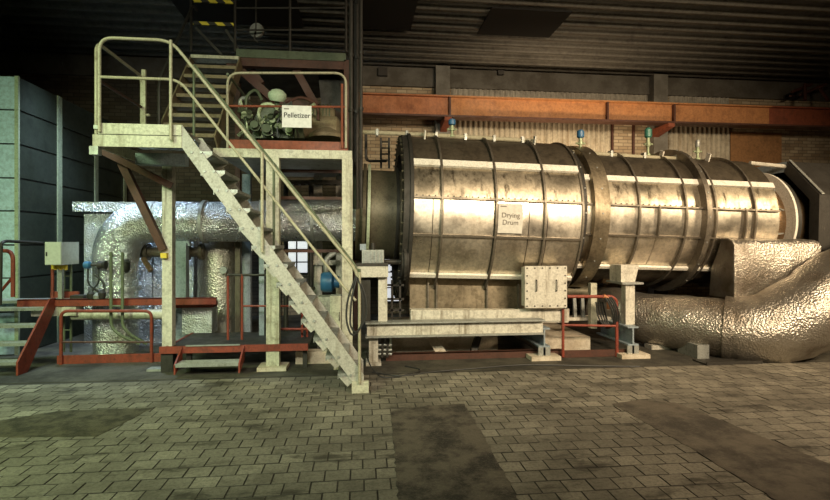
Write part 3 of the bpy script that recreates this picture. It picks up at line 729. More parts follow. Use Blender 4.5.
# block pier under the left end of the white beam
tag(obj('pier', MB().box(X(369, 7.0), X(378, 7.0), 6.97, 7.2, 0, zsb).box(X(366, 7.0), X(381, 7.0), 6.93, 7.25, 0, .04), 'white'), 'short pale pier under the left end of the white beam', 'pier')
t = thing('hydraulic_fitting', 'small dark pipe fittings beside the pale pier', 'fitting', at(386, 356, 7.1))
for k, u in enumerate((383, 388)): obj('fitting', MB().tube([at(u, 336, 7.1), at(u - 1, 357, 7.1)], 0.025, 6), 'dark', t)
for v in (345, 350, 354): obj('branch', MB().tube([at(378, v, 7.1), at(392, v, 7.1)], 0.018, 6), 'galv', t)

# red guard rail by the cross beams
t = thing('guard_rail', 'red tubular guard rail with hoses, below the narrow drum', 'railing', fl(590, 357))
yg = 7.1
obj('frame', MB().tube(fillet([at(563, 357, yg), at(563, 309, yg)], .02), 0.022, 8), 'red', t)
obj('top_rail', MB().tube(fillet([at(567, 296.5, yg), at(612, 296.5, yg), at(616.5, 300, yg), at(617, 357, yg)], .06), 0.024, 8), 'red', t)
obj('mid_rail', MB().tube([at(563, 325, yg), at(617, 326, yg)], 0.018, 8), 'red', t)
obj('kick_plate', MB().box(X(563, yg), X(630, yg), yg, yg + 0.02, 0.005, 0.11), 'brownred', t)
obj('hook_tube', MB().tube(fillet([at(603, 296, yg), at(609, 299, yg), at(609, 309, yg)], .05), 0.035, 8), 'orange', t)
t = thing('hose_bundle', 'black hoses draped in loops over the red guard rail', 'hose', at(608, 330, yg + .1))
for k in range(4):
    du = 2.2 * k; pts = [at(600 + du, 296 - k * .5, yg + .08), at(606 + du, 298, yg - .05), at(613 + du, 312, yg - .08), at(614 + du * .6, 326, yg + .02), at(606 + du * .4, 329 - k, yg + .1), at(598 + du, 318 - k * 2, yg + .14), at(596 + du, 302, yg + .12)]
    obj('hose', MB().tube(fillet(pts, 0.12, 5), 0.013, 6), 'rubber', t)
# posts and rollers behind the guard rail
t = thing('roller_stand', 'pale roller stand with upright posts behind the red guard rail', 'stand', at(590, 330, 7.9))
obj('post', MB().bar(at(592.5, 283, 7.6), at(592.5, 328, 7.6), 0.10, 0.10), 'cream', t)
obj('shelf', MB().box(X(566, 7.7), X(610, 7.7), 7.66, 7.9, Z(590, 320, 7.7), Z(590, 317, 7.7)), 'white', t)
for u in (574, 582): obj('leg', MB().bar(at(u, 298, 7.72), at(u + 1, 317, 7.72), 0.05, 0.05), 'galv', t)
obj('roller', MB().tube([at(564, 291, 8.2), at(592, 292, 8.2)], 0.11, 20), 'boiler', t)
obj('rear_block', MB().box(X(603, 8.0), X(623, 8.0), 8.0, 8.3, Z(610, 283, 8.0), Z(610, 273, 8.0)), 'copper', t)

# ================================================================== BIG FOIL PIPE (RIGHT)
t = thing('foil_pipe', 'huge crinkled foil-wrapped pipe curving round at the right edge', 'pipe', (5.2, 7.0, 0))
def lump(pts, rad, seg=40, sub=5, amp=0.012, seed=3):
    """smooth swept tube with dents"""
    rnd = random.Random(seed); P = [Vector(p) for p in pts]; n = len(P)
    out, rr = [], []
    for i in range(n - 1):
        p0, p1, p2, p3 = P[max(i - 1, 0)], P[i], P[i + 1], P[min(i + 2, n - 1)]
        for k in range(sub):
            s = k / sub
            out.append(0.5 * ((2 * p1) + (p2 - p0) * s + (2 * p0 - 5 * p1 + 4 * p2 - p3) * s * s + (3 * p1 - p0 - 3 * p2 + p3) * s ** 3)); rr.append(rad[i] * (1 - s) + rad[i + 1] * s)
    out.append(P[-1]); rr.append(rad[-1])
    mb = MB().tube(out, rr, seg)
    from mathutils import noise as mn
    N_ = len(out)
    for i in range(N_):
        for k in range(seg):
            v = mb.v[i * seg + k]; d = (v - out[i]); mb.v[i * seg + k] = v + d.normalized() * amp * (mn.noise(v * 3.1) + 0.6 * mn.noise(v * 7.7)) 
    return mb
run = [at(596, 304, 8.5), at(640, 316, 7.9), at(690, 324, 7.35), at(735, 330, 6.95), at(752, 331, 6.83)]
obj('straight_run', lump(run, [0.36, 0.40, 0.44, 0.47, 0.46], sub=8, amp=0.02), 'foil_warm', t)
elb = [at(727, 329, 7.02), at(768, 328, 6.76), at(808, 312, 6.62), at(846, 288, 6.6), at(890, 262, 6.65), Vector((9.0, 6.8, 1.75)), Vector((9.65, 7.35, 1.92)), Vector((9.75, 8.0, 1.95)), Vector((9.4, 8.38, 1.92)), Vector((8.8, 8.4, 1.92))]
obj('elbow', lump(elb, [0.482, 0.53, 0.57, 0.57, 0.56, 0.55, 0.54, 0.53, 0.52, 0.52], sub=8, amp=0.035, seg=48), 'foil_warm', t)
pa, pb = at(724, 328.6, 7.045), at(733, 329.7, 6.97)
obj('joint_band', lump([pa, pb], [0.50, 0.50], amp=0.008), 'foil_warm', t)
obj('saddle', MB().box(X(704, 6.7), X(716, 6.7), 6.84, 7.3, 0, 0.2), 'galv', t)
t = thing('foil_box', 'foil-clad rectangular duct box behind the big pipe bend', 'duct', at(775, 297, 8.0))
ya = 6.98
xa, xb = X(735, ya), X(822, ya); z1_, z0_ = Z(740, 239, ya), Z(740, 300, ya)
sec = [(ya + .05, z0_), (ya, z0_ + .06), (ya, z1_ - .10), (ya + .04, z1_ - .03), (ya + .12, z1_), (7.27, z1_), (7.34, 1.62), (7.5, 1.3), (7.55, z0_)]
cs = MB(); nn = 14
for i_ in range(nn + 1):
    x_ = xa + (xb - xa) * i_ / nn; e_ = 1 - .035 * (i_ == 0) - .03 * (i_ == nn)
    cs.v += [Vector((x_, (p[0] - 7.25) * e_ + 7.25 + random.uniform(-.008, .008), (p[1] - 1.3) * e_ + 1.3 + random.uniform(-.008, .008))) for p in sec]
ns = len(sec)
cs.f = [(i_ * ns + k, i_ * ns + (k + 1) % ns, (i_ + 1) * ns + (k + 1) % ns, (i_ + 1) * ns + k) for i_ in range(nn) for k in range(ns)] + [tuple(range(ns)), tuple(range(nn * ns, nn * ns + ns))]
obj('casing', cs, 'foil_warm', t, smooth=60)
mb = MB(); mb.tube([(xa - .005, p[0], p[1]) for p in sec[:6]], 0.022, 8); obj('edge_bead', mb, 'foil_warm', t)
obj('leg', MB().box(X(745, 7.4), X(752, 7.4), 7.4, 7.48, 0, z0_ + .02), 'dark', t)
tag(obj('drip_tray', MB().box(X(702, 6.55), X(757, 6.55), 6.45, 6.75, 0.0, 0.02).box(X(702, 6.55), X(757, 6.55), 6.45, 6.465, 0.02, 0.045), 'dark'), 'thin dark plate on the floor under the foil pipe', 'plate')

# ================================================================== FRONT STAIRCASE AND LANDING
SY, SB = 5.72, 6.42
st = thing('access_staircase', 'steep pale grey steel staircase with landing and tube handrails', 'staircase', (-0.9, 6.0, 0))
top_n = at(180, 138, SY); foot = fl(360, 392)
for y_, nm in ((SY, 'near'), (SB, 'far')):
    xa, za = X(180, SY), Z(180, 125, SY)
    dx = 0.0
    pts = [(xa - 0.02, za), (xa + 0.02, za), (0.045, 0.20), (0.045, 0.0), (-0.07, 0.0), (-0.07, 0.10), (xa - 0.02, za - 0.19)]
    s_ = obj('stringer', MB().prism([(px, y_, pz) for px, pz in pts], (0, 0.02, 0)), 'stairgrey', st)
    if nm == 'near':
        mb = MB()
        for k in range(13):
            zz = 0.20 + 0.208 * k; f = (zz) / (za); xx = -0.02 + (xa - 0.0) * f * 1.0
            for d in (-0.05, 0.05): mb.tube([(xx + d, y_ - 0.012, zz), (xx + d, y_, zz)], 0.016, 6)
        obj('bolt', mb, 'galv', s_)['kind'] = 'stuff'
za = Z(180, 125, SY); xa = X(180, SY)
tm = MB().box(-0.09, 0.17, SY + 0.02, SB, -0.035, 0).box(-0.09, -0.08, SY + 0.02, SB, -0.06, -0.03)
for k in range(13):
    zz = 0.215 + 0.208 * k; xx = -0.02 + xa * zz / za
    if k == 0: tr = obj('tread', MB().add([v + Vector((xx, 0, zz)) for v in tm.v], tm.f), 'galv', st); x00, z00 = xx, zz
    else: clone(tr, 'tread', st, (xx - x00, 0, zz - z00))
    for yy in (SY + 0.02, SB - 0.02):
        obj('tread_bracket', MB().prism([(xx - 0.08, yy, zz - 0.035), (xx + 0.17, yy, zz - 0.035), (xx + .02, yy, zz - 0.15)], (0, 0.01, 0)), 'stairgrey', st)
# landing
xl = X(93, SY)
obj('landing_deck', MB().box(xl, xa, SY + 0.01, 6.95, za - 0.06, za - 0.02), 'galv', st)
for zz0, zz1 in ((Z(130, 138, SY), za), (za, Z(130, 123, SY) + .03)):
    pass
zfa, zfb, zft = Z(130, 147, SY), Z(130, 135, SY), Z(130, 124, SY)
obj('fascia', MB().box(xl, xa + .02, SY - 0.01, SY + 0.01, zfa, zfb - .004), 'cream', st)
obj('toe_plate', MB().box(xl + 0.06, xa + 0.02, SY - 0.016, SY - 0.004, zfb + .004, zft), 'cream', st)
obj('side_fascia', MB().box(xl, xl + 0.02, SY + .01, 6.95, zfa, zfb), 'cream', st)
obj('end_block', MB().box(xl - 0.03, xl + 0.06, SY - 0.02, SY + .06, zfa - .09, zfa), 'galv', st)
# rails at the landing and down the stair
zr, zm = Z(135, 40, SY), Z(135, 79, SY)
def stair_rail(y_, mat, z_off=0.0):
    d = (y_ - SY)
    k = at(180, 46, SY); k2 = at(292, 190, SY); e = at(357, 271, SY); q = Vector((0, d, 0))
    a0 = Vector((xl + .08, y_, za - 0.1)); a1 = Vector((xl + .08, y_, zr)); a2 = Vector((X(172, SY), y_, zr))
    low = e + q + Vector((0.05, 0, -0.25))
    if mat == 'rail': obj('handrail', MB().tube(fillet([a0, a1, a2, k2 + q, e + q, low], 0.14), 0.0175, 10), mat, st)
    else: obj('handrail', MB().tube(fillet([a2 + Vector((0, 0, 0)), k2 + q, e + q, low], 0.14), 0.0175, 10), mat, st)
    m1 = Vector((xl + .08, y_, zm)); m2 = Vector((X(180, SY), y_, zm)); m3 = at(345, 288, SY) + q
    obj('mid_rail', MB().tube(fillet([m1 if mat == 'rail' else m2, m2, m3, m3 + Vector((0.12, 0, -0.14))], 0.12), 0.0155, 10), mat, st)
    for u_, vt, vb in ((172.5, 42, 141), (263, 153, 252), (359.5, 272, 382)):
        obj('rail_post', MB().tube([at(u_, vt, SY) + q + Vector((0, -.02, 0)), at(u_, vb, SY) + q + Vector((0, -.02, 0))], 0.017, 10), mat, st)
stair_rail(SY - 0.03, 'rail'); stair_rail(SB + 0.03, 'railgreen')
obj('corner_post', MB().tube(fillet([(xl + .01, SY + .05, za - .15), (xl + .01, SY + .05, zr - .02), (xl + .01, 6.9, zr - .02), (xl + .01, 6.9, za - .05)], .12), 0.019, 10), 'rail', st)
obj('side_mid_rail', MB().tube([(xl + .01, SY + .05, zm), (xl + .01, 6.9, zm)], 0.018, 8), 'brownred', st)
obj('rear_post', MB().box(X(142, 6.9), X(146, 6.9), 6.88, 6.92, za - .05, Z(144, 70, 6.9)), 'rail', st)
obj('rear_rail', MB().tube([(xl, 6.9, zm - .1), (X(150, 6.9), 6.9, zm - .1)], .018, 8), 'rail', st)
obj('foot_block', MB().box(-0.09, 0.10, SY - 0.03, SY + 0.04, 0, 0.13), 'cream', st)
# beam, column and knee braces under the landing
obj('landing_beam', MB().box(X(137, 6.5), X(186, 6.5), 6.45, 6.6, Z(160, 165, 6.5), Z(160, 154, 6.5)), 'bluegrey', st)
yc = 6.9
obj('column', MB().box(X(162, yc), X(172, yc), yc, yc + 0.13, .33, Z(167, 154, yc)), 'white', st)
obj('pedestal', MB().box(X(161, yc), X(173, yc), yc - .01, yc + 0.15, 0, .33), 'dark', st)
obj('knee_brace', MB().bar(at(122, 163, yc - .1), at(164, 250, yc - .02), 0.09, 0.10, (0, 1, 0)), 'brownred', st)
obj('knee_brace', MB().bar(at(98, 149, yc - .3), at(172, 186, yc - .06), 0.08, 0.09, (0, 1, 0)), 'brownred', st)
obj('yellow_cap', MB().box(X(161, yc - .05), X(167, yc - .05), yc - .07, yc, Z(164, 258, yc), Z(164, 253, yc)), 'yellow', st)

# ================================================================== PELLETIZER PLATFORM
py_ = 6.86
pf = thing('steel_platform', 'raised steel platform with pale columns under the Pelletizer sign', 'platform', (-0.7, 7.6, 0))
zpt, zpb, zpk = Z(290, 149.5, py_), Z(290, 158, py_), Z(290, 140.5, py_)
xa, xb = X(213, py_), X(352, py_)
obj('edge_beam', MB().box(xa, xb - .0, py_, py_ + 0.12, zpb, zpt), 'cream', pf)
obj('deck', MB().box(xa, xb, py_ + .12, 9.2, zpt - 0.06, zpt), 'galv', pf)
obj('kick_plate', MB().box(X(226, py_), xb - .06, py_ + 0.02, py_ + 0.035, zpt, zpk), 'orange_red', pf)
for ua, ub in ((266, 279), (342, 352.5)):
    obj('column', MB().box(X(ua, py_), X(ub, py_), py_ + .005, py_ + 0.13, 0.05, zpb), 'cream', pf)
    obj('foot_plate', MB().box(X(ua - 8, py_), X(ub + 8, py_), py_ - .08, py_ + 0.24, 0, 0.05), 'concrete', pf)
for u in (247, 318, 340): obj('rear_column', MB().box(X(u - 4, 9.0), X(u + 4, 9.0), 8.95, 9.08, 0, zpt - .06), 'bluegrey' if u == 247 else 'white', pf)
for v, Y_ in ((171, 7.4), (198, 7.4), (251, 7.4)): obj('cross_tie', MB().box(X(281, Y_), X(346, Y_), Y_, Y_ + .06, Z(310, v + 1.5, Y_), Z(310, v - 1.5, Y_)), 'brownred', pf)
for v in (232, 262): obj('rear_tie', MB().box(X(312, 9.0), X(346, 9.0), 8.9, 8.95, Z(330, v + 3, 9.0), Z(330, v - 2, 9.0)), 'white', pf)
# guard rail on the platform
a0 = at(227.5, 148, py_); b0 = at(346, 148, py_)
obj('guard_rail', MB().tube(fillet([a0, at(227.5, 73, py_), at(346, 73, py_), b0], .16), 0.017, 10), 'rail', pf)
obj('mid_rail', MB().tube([at(229, 106, py_), at(345, 107, py_)], 0.016, 8), 'orange_red', pf)
obj('rail_post', MB().tube([at(342, 84, py_ - .02), at(342, 148, py_ - .02)], 0.017, 8), 'orange_red', pf)
obj('side_rail', MB().tube(fillet([at(227.5, 74, py_ + .02), (X(227.5, py_), 8.6, Z(227.5, 74, py_))], .1), 0.018, 8), 'railgreen', pf)
# paper sign
t = thing('paper_sign', 'white paper sign reading Pelletizer hung on the platform rail', 'sign', at(296.5, 127, py_ - .05))
ysg = py_ - 0.045
obj('sheet', MB().box(X(282, ysg), X(311.5, ysg), ysg, ysg + .004, Z(296, 127.5, ysg), Z(296, 105.5, ysg)), 'paper', t)
text_mesh('lettering', 'Pelletizer', 0.094, 'ink', t, at(297, 115.5, ysg - 0.001), (1, 0, 0), (0, 0, 1), 0.0012)
obj('header_mark', MB().box(X(284, ysg), X(289, ysg), ysg - .001, ysg, Z(286, 109.3, ysg), Z(286, 108.3, ysg)), 'ink_grey', t)

# pelletizer machine on the platform
ymn = 7.6; zd = zpt
t = thing('pelletizer_machine', 'grimy green pellet press with motor and pipes on the platform', 'machine', (X(285, ymn), ymn, zd))
def mp(u, v, dy=0.0): return at(u, v, ymn + dy)
obj('base_frame', MB().box(X(243, ymn), X(338, ymn), ymn - .3, ymn + .6, zd, zd + 0.12), 'machine', t)
obj('gearbox', MB().prism([mp(252, 138, -.2), mp(304, 138, -.2), mp(300, 112, -.2), mp(290, 103, -.2), mp(262, 106, -.2), mp(254, 118, -.2)], (0, 0.7, 0)), 'machine', t)
obj('feed_barrel', MB().lathe(mp(300, 128, .1), (1, 0, -.03), [(0, 0.1), (0, 0.17), (0.18, 0.20), (0.55, 0.20), (0.62, 0.12), (0.66, 0.05)], 20), 'hopper', t)
obj('motor', MB().lathe(mp(308, 122, .3), (1, 0, 0), [(0, .05), (0, .22), (.06, .25), (.36, .25), (.42, .2), (.42, .05)], 20), 'hopper', t)
for k in range(7): obj('motor_fin', MB().lathe(mp(311 + 3.2 * k, 122, .3), (1, 0, 0), [(0, .2), (0, .275), (.012, .275), (.012, .2), (0, .2)], 20), 'machine', t)
obj('lamp_head', MB().lathe(mp(277, 101, -.25), (0.1, -.3, 1), [(0, .03), (0.0, .10), (.05, .13), (.10, .13), (.15, .08), (.17, .02)], 18), 'lampgreen', t)
obj('lamp_stem', MB().tube([mp(277, 112, -.2), mp(277, 100, -.25)], .035, 10), 'machine', t)
obj('hand_wheel', MB().lathe(mp(268, 113, -.28), (0, 1, 0), [(0, .12), (0, .15), (.02, .15), (.02, .12), (0, .12)], 20), 'brass', t)
for k, pts in enumerate(([(246, 138), (246, 96), (256, 88), (262, 100)], [(252, 120), (240, 112), (240, 98), (250, 98)], [(262, 138), (258, 116), (262, 104), (272, 104)], [(286, 104), (300, 96), (318, 104), (318, 120)], [(283, 138), (283, 118), (292, 108)], [(238, 136), (250, 126), (262, 130)])):
    obj('pipe', MB().tube(fillet([mp(u, v, -.3 + .06 * k) for u, v in pts], .1), .022 + .004 * (k % 3), 8), ('machine', 'galv', 'brass', 'brownred', 'galv', 'brass')[k], t)
for u, v, r in ((256, 128, .07), (268, 132, .08), (290, 133, .06), (274, 124, .05), (298, 120, .05), (246, 118, .05)):
    obj('valve_body', MB().lathe(mp(u, v, -.34), (0, -1, .2), [(0, r), (.05, r), (.05, r * .6), (.1, r * .6), (.1, r * .8), (.13, r * .8)], 12), 'brass' if u % 4 else 'machine', t)
rc = random.Random(11)
for k in range(16):
    u, v = rc.uniform(246, 306), rc.uniform(108, 136); r = rc.uniform(.03, .06)
    obj('fitting', MB().lathe(mp(u, v, -.36), (rc.uniform(-1, 1), rc.uniform(-1, -.2), rc.uniform(-.6, 1)), [(0, r), (.04, r), (.04, r * .5), (.12, r * .5), (.12, r * .75), (.16, r * .75)], 8), rc.choice(['brass', 'machine', 'dark', 'hopper']), t)
for k in range(6):
    u = rc.uniform(244, 300); pts = [mp(u, 138, -.38), mp(u + rc.uniform(-5, 5), 122, -.4), mp(u + rc.uniform(-14, 14), rc.uniform(100, 114), -.36)]
    obj('hose', MB().tube(fillet(pts, .15), .014, 6), rc.choice(['rubber', 'brass', 'dark']), t)
obj('dust_heap', MB().lathe(mp(326, 139, -.1), (0, 0, 1), [(0, .26), (.05, .25), (.12, .16), (.17, .06), (.18, .01)], 18), 'hopper', t)
t = thing('red_chute', 'dark red sloping feed chute behind the pelletizer', 'chute', mp(290, 78, 1.2))
obj('strut', MB().bar(mp(240, 70, .9), mp(272, 98, .9), .12, .1, (0, 1, 0)), 'brownred', t)
obj('strut', MB().bar(mp(252, 70, 1.0), mp(262, 84, 1.0), .1, .1, (0, 1, 0)), 'brownred', t)
obj('strut', MB().bar(mp(296, 70, .9), mp(316, 106, .9), .12, .1, (0, 1, 0)), 'brownred', t)
obj('chute_plate', MB().prism([mp(262, 92, 1.1), mp(316, 104, 1.1), mp(340, 112, 1.1), mp(340, 122, 1.1), mp(262, 104, 1.1)], (0, .05, 0)), 'brownred', t)
obj('back_plate', MB().prism([mp(318, 72, 1.3), mp(344, 72, 1.3), mp(344, 112, 1.3), mp(322, 112, 1.3)], (0, .03, 0)), 'dark', t)

# ================================================================== UPPER STAIR AND UPPER DECK
us = thing('upper_staircase', 'dark open-tread staircase climbing from the landing to the upper deck', 'staircase', (-2.3, 7.0, 3.0))
ntr = 9
for k in range(ntr):
    f = k / (ntr - 1); Yk = 7.0 + 1.25 * f; v = 135 + (57 - 135) * f
    xL = -2.62; wdt = 0.72; zz = Z(190, v, Yk)
    obj('tread', MB().box(xL, xL + wdt, Yk - .12, Yk + .10, zz - .05, zz), 'hopper' if k < 8 else 'cream', us)
for xs_ in (-2.64, -1.90):
    obj('stringer', MB().bar((xs_, 6.9, Z(190, 138, 7.0) - .08), (xs_, 8.3, Z(190, 57, 8.25) - .05), .02, .22), 'hopper', us)
for xs_ in (-2.64,):
    obj('handrail', MB().tube(fillet([(xs_, 6.95, za), (xs_, 6.95, za + .85), (xs_, 8.3, za + 2.5), (xs_, 8.5, za + 2.5)], .1), .02, 8), 'dark', us)
ud = thing('upper_platform', 'dark upper deck with greenish edge beam above the pelletizer', 'platform', (-1.0, 8.9, 4.6))
yu = 8.3
zu0, zu1 = Z(290, 59, yu), Z(290, 51, yu)
obj('edge_beam', MB().box(X(236, yu), X(346, yu), yu, yu + .08, zu0, zu1), 'lampgreen' if False else 'machine', ud)
obj('lower_beam', MB().box(X(226, yu), X(350, yu), yu + .02, yu + .14, Z(290, 67, yu), zu0), 'brownred', ud)
obj('deck', MB().box(X(190, yu), X(352, yu), yu + .08, 10.4, zu0 - .02, zu0 + .03), 'dark', ud)
obj('hanger_plate', MB().box(X(344, yu), X(357, yu), yu, yu + .12, zpt, Z(350, 60, yu)), 'brownred', ud)
for u in (191, 235, 290, 346): obj('rail_post', MB().tube([at(u, 52, yu + .05), at(u, -14, yu + .05)], .022, 8), 'dark', ud)
for v in (8, 30): obj('rail', MB().tube([at(235, v, yu + .05), at(346, v, yu + .05)], .016, 8), 'dark', ud)
for u in (238, 356): obj('support', MB().box(X(u - 2.5, 9.6), X(u + 2.5, 9.6), 9.55, 9.65, 0, zu0 - .02), 'brownred', ud)
obj('brace', MB().bar(at(196, 28, yu + .1), at(222, 55, yu + .1), .04, .04), 'dark', ud)
obj('brace', MB().bar(at(226, 30, yu + .1), at(242, 55, yu + .1), .04, .04), 'dark', ud)
for v, nm in ((2, 'upper'), (24.5, 'lower')):
    t = obj('hazard_bar', MB().box(X(194, yu), X(234, yu), yu - .04, yu - .01, Z(210, v + 1.6, yu), Z(210, v - 1.6, yu)), 'hazard')
    tag(t, '%s yellow and black striped bar above the dark upper stairs' % nm, 'barrier')
t = thing('pulley', 'small dark pulley block hanging below the roof above the pelletizer', 'pulley', at(256, 40, 8.5))
obj('wheel', MB().lathe(at(256, 30, 8.5), (0.3, 1, 0), [(0, .05), (0, .12), (.05, .12), (.05, .05)], 16), 'galv', t)
obj('hook', MB().tube(fillet([at(256, 30, 8.5), at(254, 40, 8.5), at(258, 42, 8.5)], .05), .018, 6), 'dark', t)
obj('rope', MB().tube([at(256, 30, 8.5), at(256, -20, 8.5)], .012, 6), 'dark', t)
# bundle of dark conduits beside the platform
for k, (u, Y_, r, lab) in enumerate(((351, 7.3, .03, 'leftmost'), (356, 7.4, .045, 'thickest middle'), (361, 7.2, .025, 'rightmost'))):
    zt_ = min(ZC - .0, Z(u, -25, Y_)); a = at(u, 150, Y_)
    t = thing('conduit', '%s of the dark vertical conduits right of the pelletizer' % lab, 'conduit', a, 'dark conduits')
    obj('tube', MB().tube([(a.x, Y_, zpt if u < 353 else 2.2), (a.x, Y_, ZC)], r, 8), 'dark', t)
    for z_ in (3.6, 4.4, 5.2): obj('clamp', MB().lathe((a.x, Y_, z_), (0, 0, 1), [(0, r), (0, r + .012), (.04, r + .012), (.04, r), (0, r)], 10), 'dark', t)

# ================================================================== LEFT: PANEL ENCLOSURE
EY, EX = 8.2, X(18, 8.2)
ez = Z(18, 76, EY)
en = thing('panel_enclosure', 'tall teal-fronted sheet metal enclosure at the left edge', 'enclosure', (EX - 1, 10, 0))
obj('frame', MB().box(EX - 2.6, EX - .03, EY + .03, 11.7, 0, ez - .02), 'dark', en)
edges_v = [76, 110, 144, 178, 211, 245, 278, 312]
ze = [Z(18, v, EY) for v in edges_v] + [0.0]
for k in range(len(ze) - 1):
    z1, z0 = ze[k], ze[k + 1]
    for j in range(2): obj('front_panel', MB().box(EX - 1.3 * (j + 1) + .006, EX - 1.3 * j - .045 * (j == 0) - .004, EY, EY + .03, z0 + .012, z1 - .012), 'teal', en)
    ys = [EY + .03, 9.24, 10.45, 11.7]
    for j in range(3): obj('side_panel', MB().box(EX - .03, EX, ys[j] + .01, ys[j + 1] - .01, z0 + .014, z1 - .014), 'sidepanel', en)
obj('corner_strip', MB().box(EX - .045, EX + .008, EY - .008, EY + .03, 0, ez), 'seam', en)
for yy in (9.24, 10.45, 11.66): obj('cover_strip', MB().box(EX, EX + .02, yy - .06, yy + .06, 0, ez - .01), 'seam', en)
# ================================================================== LEFT: RED WALKWAY WITH STEPS
WYf = 7.7
zw = Z(100, 299, WYf)
wk = thing('walkway', 'red framed walkway with grated steps at the far left', 'walkway', (-3.4, 8.0, 0))
xwa, xwb = X(-30, WYf), X(216, WYf)
obj('edge_channel', MB().box(X(17, WYf), xwb, WYf, WYf + .03, zw - .10, zw).box(X(17, WYf), xwb, WYf, WYf + .09, zw - .01, zw), 'red', wk)
obj('deck', MB().box(xwa, X(92, WYf), WYf + .03, WYf + .35, zw - .05, zw - .012), 'galv', wk)
obj('rear_channel', MB().box(X(50, 8.05), X(78, 8.05), WYf + .36, WYf + .4, zw - .04, zw + .08), 'red', wk)
obj('under_beam', MB().box(X(30, WYf), X(75, WYf), WYf + .02, WYf + .2, zw - .24, zw - .11), 'white', wk)
xs = -4.38
sp = [(xs, 6.93, 0.0), (xs, 7.12, 0.0), (xs, WYf + .03, zw - .12), (xs, WYf + .03, zw + .02), (xs, WYf - .1, zw + .02), (xs, 6.93, .17)]
obj('stringer', MB().prism(sp, (.025, 0, 0)), 'red', wk)
obj('stringer', MB().prism([(xs - 1.0, b, c) for a, b, c in sp], (.025, 0, 0)), 'red', wk)
for k in range(4):
    zz = zw * (k + .75) / 4.25; yy = 7.0 + .62 * k / 3.2
    tr = obj('tread', MB().box(xs - .98, xs, yy - .02, yy + .2, zz - .035, zz), 'galv', wk)
    for j in range(5): obj('grate_bar', MB().box(xs - .98, xs, yy - .02 + .045 * j, yy - .005 + .045 * j, zz, zz + .006), 'galv', tr)
# red hoop handrail beside the steps
pA = Vector((xs, 7.05, .12)); 
obj('hoop_rail', MB().tube(fillet([at(13, 297, 7.45), at(13, 257, 7.45), at(10, 251, 7.45), at(-14, 250, 7.45)], .12), .026, 10), 'red', wk)
obj('hoop_rail', MB().tube(fillet([at(0, 305, 7.3), at(1, 243, 7.3), at(6, 241, 7.4), at(42, 243, 8.1)], .10), .022, 10), 'dark', wk)
obj('hoop_brace', MB().tube([at(1, 291, 7.45), at(13, 277, 7.45)], .02, 8), 'red', wk)
obj('rear_post', MB().tube([at(52.5, 300, 8.05), at(52.5, 262, 8.05)], .022, 8), 'red', wk)
for k, u in enumerate((64, 71)): obj('ladder_rail', MB().tube([at(u, 352, 8.1), at(u, 255, 8.1)], .018, 8), 'railgreen', wk)
for v in (290, 276, 330, 342): obj('ladder_rung', MB().tube([at(64, v, 8.1), at(71, v, 8.1)], .012, 6), 'railgreen', wk)

# grey electrical cabinet on the walkway
t = thing('junction_box', 'grey electrical junction box on a post above the red walkway', 'cabinet', at(59, 300, 7.9))
yb_ = 7.72
obj('body', MB().box(X(45, yb_), X(61.5, yb_), yb_, yb_ + .45, Z(55, 265, yb_), Z(55, 242, yb_)), 'grey', t)
dr = obj('door', MB().box(X(45.4, yb_), X(61.2, yb_), yb_ - .012, yb_, Z(55, 264.5, yb_), Z(55, 242.5, yb_)), 'grey', t)
obj('latch', MB().box(X(46.5, yb_), X(47.8, yb_), yb_ - .022, yb_ - .012, Z(55, 256, yb_), Z(55, 252, yb_)), 'dark', dr)
for k in range(6): obj('cable_gland', MB().tube([at(53 + 2.6 * k, 265, yb_ + .2), at(53 + 2.6 * k, 269 + (k % 2), yb_ + .2)], .022, 8), 'yellow', t)
obj('post', MB().box(X(61, 8.0), X(65, 8.0), yb_ + .2, yb_ + .26, zw - .012, Z(62, 265, yb_)), 'galv', t)
# red guard rail in front of the vertical pipe
t = thing('guard_rail', 'low red tubular guard rail in front of the vertical foil pipe', 'railing', fl(106, 362))
yr = 7.5
obj('hoop', MB().tube(fillet([at(61, 366, yr), at(61, 311, yr), at(151.5, 311, yr), at(151.5, 366, yr)], .10), .022, 10), 'red', t)
obj('mid_rail', MB().tube([at(61, 342, yr), at(151, 342, yr)], .014, 8), 'brownred', t)
obj('kick_plate', MB().box(X(56, yr), X(162, yr), yr + .02, yr + .035, .0, .12), 'red', t)
# white service pipe under the walkway
tag(obj('service_pipe', MB().tube([at(73, 315, 7.84), at(172, 314, 7.84)], .075, 14), 'white'), 'white horizontal service pipe just below the red walkway', 'pipe')
for k, (a, b_) in enumerate((((111, 252), (111, 330)), ((122.5, 252), (122.5, 330)))):
    pass
t = thing('drain_pipe', 'pair of thin upright green tubes bending aside below the walkway', 'pipe', at(116, 345, 7.55))
for du in (0, 11.5):
    obj('tube', MB().tube(fillet([at(111 + du, 252, 7.62), at(111 + du, 326, 7.62), at(118 + du, 334, 7.62), at(140 + du * .6, 344, 7.7)], .1), .022, 8), 'railgreen', t)
obj('spacer', MB().tube([at(110, 306, 7.62), at(123.5, 306, 7.62)], .014, 6), 'railgreen', t)

